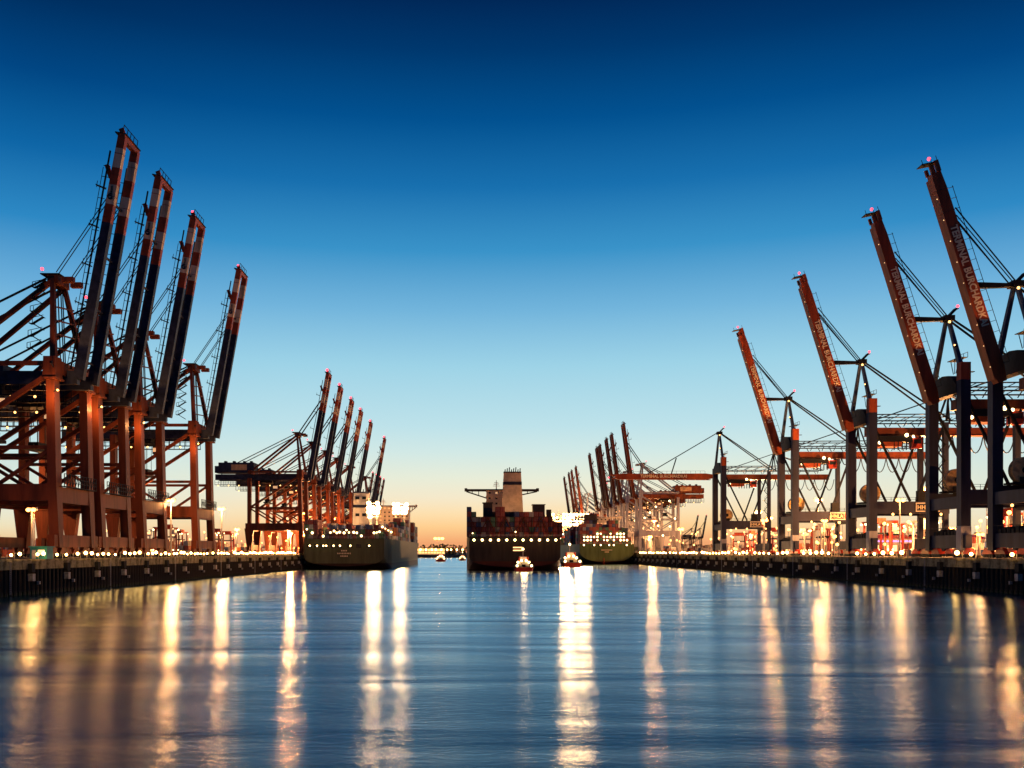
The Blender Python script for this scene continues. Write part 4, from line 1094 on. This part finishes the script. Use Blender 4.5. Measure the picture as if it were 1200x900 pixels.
# ------------------------------------------------------------------ yards: containers, straddle carriers, small lamps
def straddle(colr):
    root = empty('straddle_carrier', (0, 0, DK)); H = 12.5; b = 2.4; L = 9.5
    for sx in (-1, 1):
        MB().span((sx * b - .4, -L / 2, 1.0), (sx * b + .4, L / 2, 1.9), colr).build('side_frame', root)
        for yy in (-L / 2 + .6, L / 2 - .6): MB().beam((sx * b, yy, 1.9), (sx * b, yy * .92, H), .75, .6, colr).build('leg', root)
        for yy in (-3.8, -1.3, 1.3, 3.8): MB().tube((sx * b - .3, yy, .75), (sx * b + .3, yy, .75), .75, 'tyre', 10).build('wheel', root)
        MB().span((sx * b - .35, -L / 2, H), (sx * b + .35, L / 2, H + .8), colr).build('top_beam', root)
    for yy in (-L / 2 + .6, L / 2 - .6): MB().span((-b + .36, yy - .35, H + .02), (b - .36, yy + .35, H + .78), colr).build('top_beam', root)
    MB().span((-b - 1.0, -L / 2 - 1.5, H - 2.6), (-b + 1, -L / 2 + .2, H - .1), 'carrier_white').span((-b - .9, -L / 2 - 1.56, H - 1.7), (-b + .9, -L / 2 - 1.5, H - .5), 'window_lit').build('cab', root)
    MB().span((-1.2, -3, H + .8), (1.2, 3, H + 2.2), colr).build('engine_house', root)
    MB().span((-1.2, -4.4, H - 4.0), (1.2, 4.4, H - 3.4), 'dark_steel').beam((0, -2, H - 3.4), (0, -2, H), .15, .15, 'cable').beam((0, 2, H - 3.4), (0, 2, H), .15, .15, 'cable').build('spreader', root)
    m = MB()
    for sx in (-1, 1):
        for yy in (-1, 1): m.ball((sx * b, yy * (L / 2 + .3), H - .3), .42, 'lamp_white', 6, 4); m.ball((sx * b, yy * (L / 2 + .3), 2.6), .3, 'lamp_white', 6, 4)
    m.build('work_lamp', root)
    return root
sL = [(-146, 372, 0), (-158, 398, .2), (-150, 425, 1.4), (-170, 468, .1), (-148, 500, 0), (-160, 560, 1.5), (-152, 600, .1), (-175, 520, 0)]
sR = [(157, 268, .2), (163, 330, 0), (152, 345, 1.5), (170, 372, .1), (158, 415, 0), (168, 445, 1.4), (155, 480, .1), (180, 500, .2), (164, 545, 0), (172, 600, 1.4), (190, 400, .1), (186, 290, 0)]
p1 = straddle('carrier_red'); p2 = straddle('carrier_white')
seen = {}
for i, (x, y, rz) in sorted(enumerate(sL + sR), key=lambda q: q[1][0] / q[1][1]):
    kk = (x < 0, bool(i % 3)); seen[kk] = seen.get(kk, 0) + 1; nth = COLN[seen[kk] - 1]
    proto = p1 if i % 3 else p2
    o = proto if i in (0, 1) else copy_tree(proto)
    o.location = (x, y, DK); o.rotation_euler = (0, 0, rz)
    side = 'left' if x < 0 else 'right'; cn = 'red' if i % 3 else 'white'
    tag(o, f'{nth} tall {cn} straddle carrier from the left in the {side} yard', 'straddle carrier', f'{cn} straddle carriers in the {side} yard')

pale = ['rust red', 'white', 'orange', 'grey', 'rust red', 'dark blue', 'white']
for side, sg, x0 in (('left', -1, -164), ('right', 1, 176)):
    for row in range(4):
        yy = (390 if sg < 0 else 250) + row * 56
        for i in range(5):
            for k in range(random.choice((1, 2, 2, 3))):
                container(x0 + sg * i * 2.9, yy + random.uniform(-.3, .3), DK + k * 2.6, 12.19, f'stacked in the {side} yard behind the cranes', f'containers in the {side} yard', cols=pale)
rnd2 = random.Random(11)
for sg, x0, x1 in ((-1, -166, -420), (1, 170, 520)):
    yy = 300
    while yy < 1250:
        xx = x0 + (0 if sg < 0 else 8)
        while abs(xx) < abs(x1) and abs(xx) < 0.62 * yy:
            if rnd2.random() < .55:
                for k in range(rnd2.choice((1, 2, 2, 3))): container(xx, yy, DK + k * 2.6, 12.19, '', 'x', cols=pale, key='left yard' if sg < 0 else 'right yard')
            xx += sg * rnd2.choice((2.6, 2.6, 2.6, 7, 14))
        yy += rnd2.choice((14, 28, 42))
for key, mb in STUFF_C.items():
    o = mb.build('container_rows'); tag(o, f'packed rows of coloured containers farther back {"on the " + key if "ship" in key else "in the " + key}', 'containers', None, 'stuff')

# small yard lamps on posts
def post_lamps(pts, side, cname, m, r):
    pm = {}
    hd = MB().ball((0, 0, 0), r, m, 8, 5).mesh('lamp_head')
    for x, y, h in pts:
        o = empty('post_lamp', (x, y, DK)); tag(o, f'{cname} lamp on a post in the {side} yard', 'lamp', f'{cname} lamps in the {side} yard')
        hq = round(h)
        if hq not in pm: pm[hq] = MB().tube((0, 0, 0), (0, 0, hq), .14, 'galvanised', 6, .09).mesh('post')
        link(pm[hq], 'post', o); link(hd, 'lamp_head', o, (0, -.2, hq + r * .8))
rr = random.Random(21)
def scatter(n, x0, x1, y0, y1, h0, h1): return [(rr.uniform(x0, x1), y0 + (y1 - y0) * rr.random() ** 1.3, rr.uniform(h0, h1)) for _ in range(n)]
post_lamps(scatter(80, -132, -195, 330, 780, 2, 12), 'left', 'warm', 'lamp_warm', .5)
post_lamps(scatter(14, -110, -140, 500, 900, 3, 16), 'left', 'orange', 'lamp_sodium', .5)
post_lamps(scatter(150, 132, 225, 235, 720, 2, 17), 'right', 'warm', 'lamp_warm', .62)
post_lamps(scatter(60, 136, 240, 270, 680, 2, 10), 'right', 'orange', 'lamp_sodium', .5)
post_lamps([(172, 420, 9), (178, 423, 8), (168, 421, 8), (184, 420, 9)], 'right', 'blue white', 'lamp_blue', .8)
post_lamps(scatter(30, 126, 150, 640, 1000, 4, 40), 'right', 'white', 'lamp_white', .7)

# a lit violet strip along a shed in the right yard
sh = empty('shed', (196, 392, DK)); tag(sh, 'low shed with a violet light strip in the right yard', 'shed')
MB().span((-30, 0, 0), (24, 14, 7.5), 'galvanised').build('wall', sh)
MB().prism([(-31, -.6, 7.5), (-31, 14.6, 7.5), (-31, 7, 9.4)], 0, (56, 0, 0), 'cab_red').build('roof', sh)
MB().span((-26, -.3, 6.1), (8, -.05, 6.6), 'lamp_violet').build('light_strip', sh)
for i in range(6): MB().span((-27 + i * 8, -.1, .2), (-22.5 + i * 8, -.02, 4.6), 'window_lit').build('door', sh)

tb = empty('terminal_building', (-92, 1492, 5.0)); tag(tb, 'low lit terminal building at the far end of the basin', 'building')
MB().span((-24, 0, 0), (30, 16, 11), 'ship_white').build('wall', tb)
MB().span((-25, -1, 11), (31, 17, 12), 'dark_steel').build('roof', tb)
for i in range(11):
    for k in range(2): MB().span((-22 + i * 4.8, -.2, 2 + k * 4.6), (-19 + i * 4.8, .1, 4.6 + k * 4.6), 'window_lit').build('window', tb)
fl = MB().tube((0, 0, 0), (0, 0, 8), .2, 'galvanised', 6).mesh('post'); fh = MB().ball((0, -.3, 8.5), 1.3, 'lamp_quay', 8, 5).mesh('lamp_head')
for i in range(12):
    o = empty('post_lamp', (-128 + i * 8.5 + (i * 7 % 3), 1486 + (i * 5 % 4), 5.0)); tag(o, 'warm lamp on a post on the far shore at the basin end', 'lamp', 'lamps on the far shore')
    link(fl, 'post', o); link(fh, 'lamp_head', o)
# far shore wood: many small leaf faces on trunks
fw = MB(); rw = random.Random(2)
for i in range(900):
    x = rw.uniform(-1200, 1500); y = rw.uniform(1500, 1620); h = rw.uniform(9, 19)
    fw.tube((x, y, 4.8), (x, y, 5 + h * .5), .4, 'bark', 4, .2, False)
    for k in range(22):
        a = rw.uniform(0, 6.3); q = rw.random() ** .5 * h * .38; z = 5 + h * (.06 + .94 * rw.random()); q *= 1.1 - (z - 5) / h * .6
        c = Vector((x + math.cos(a) * q, y + math.sin(a) * q, z)); s_ = rw.uniform(1.0, 2.2)
        d1 = Vector((rw.uniform(-1, 1), rw.uniform(-1, 1), rw.uniform(-1, 1))).normalized() * s_; d2 = d1.cross(Vector((rw.uniform(-1, 1), rw.uniform(-1, 1), rw.uniform(-1, 1)))).normalized() * s_
        fw.poly([c - d1, c + d2, c + d1, c - d2], 'leaf_dark')
tag(fw.build('far_wood'), 'dark line of trees on the far shore', 'wood', None, 'stuff')
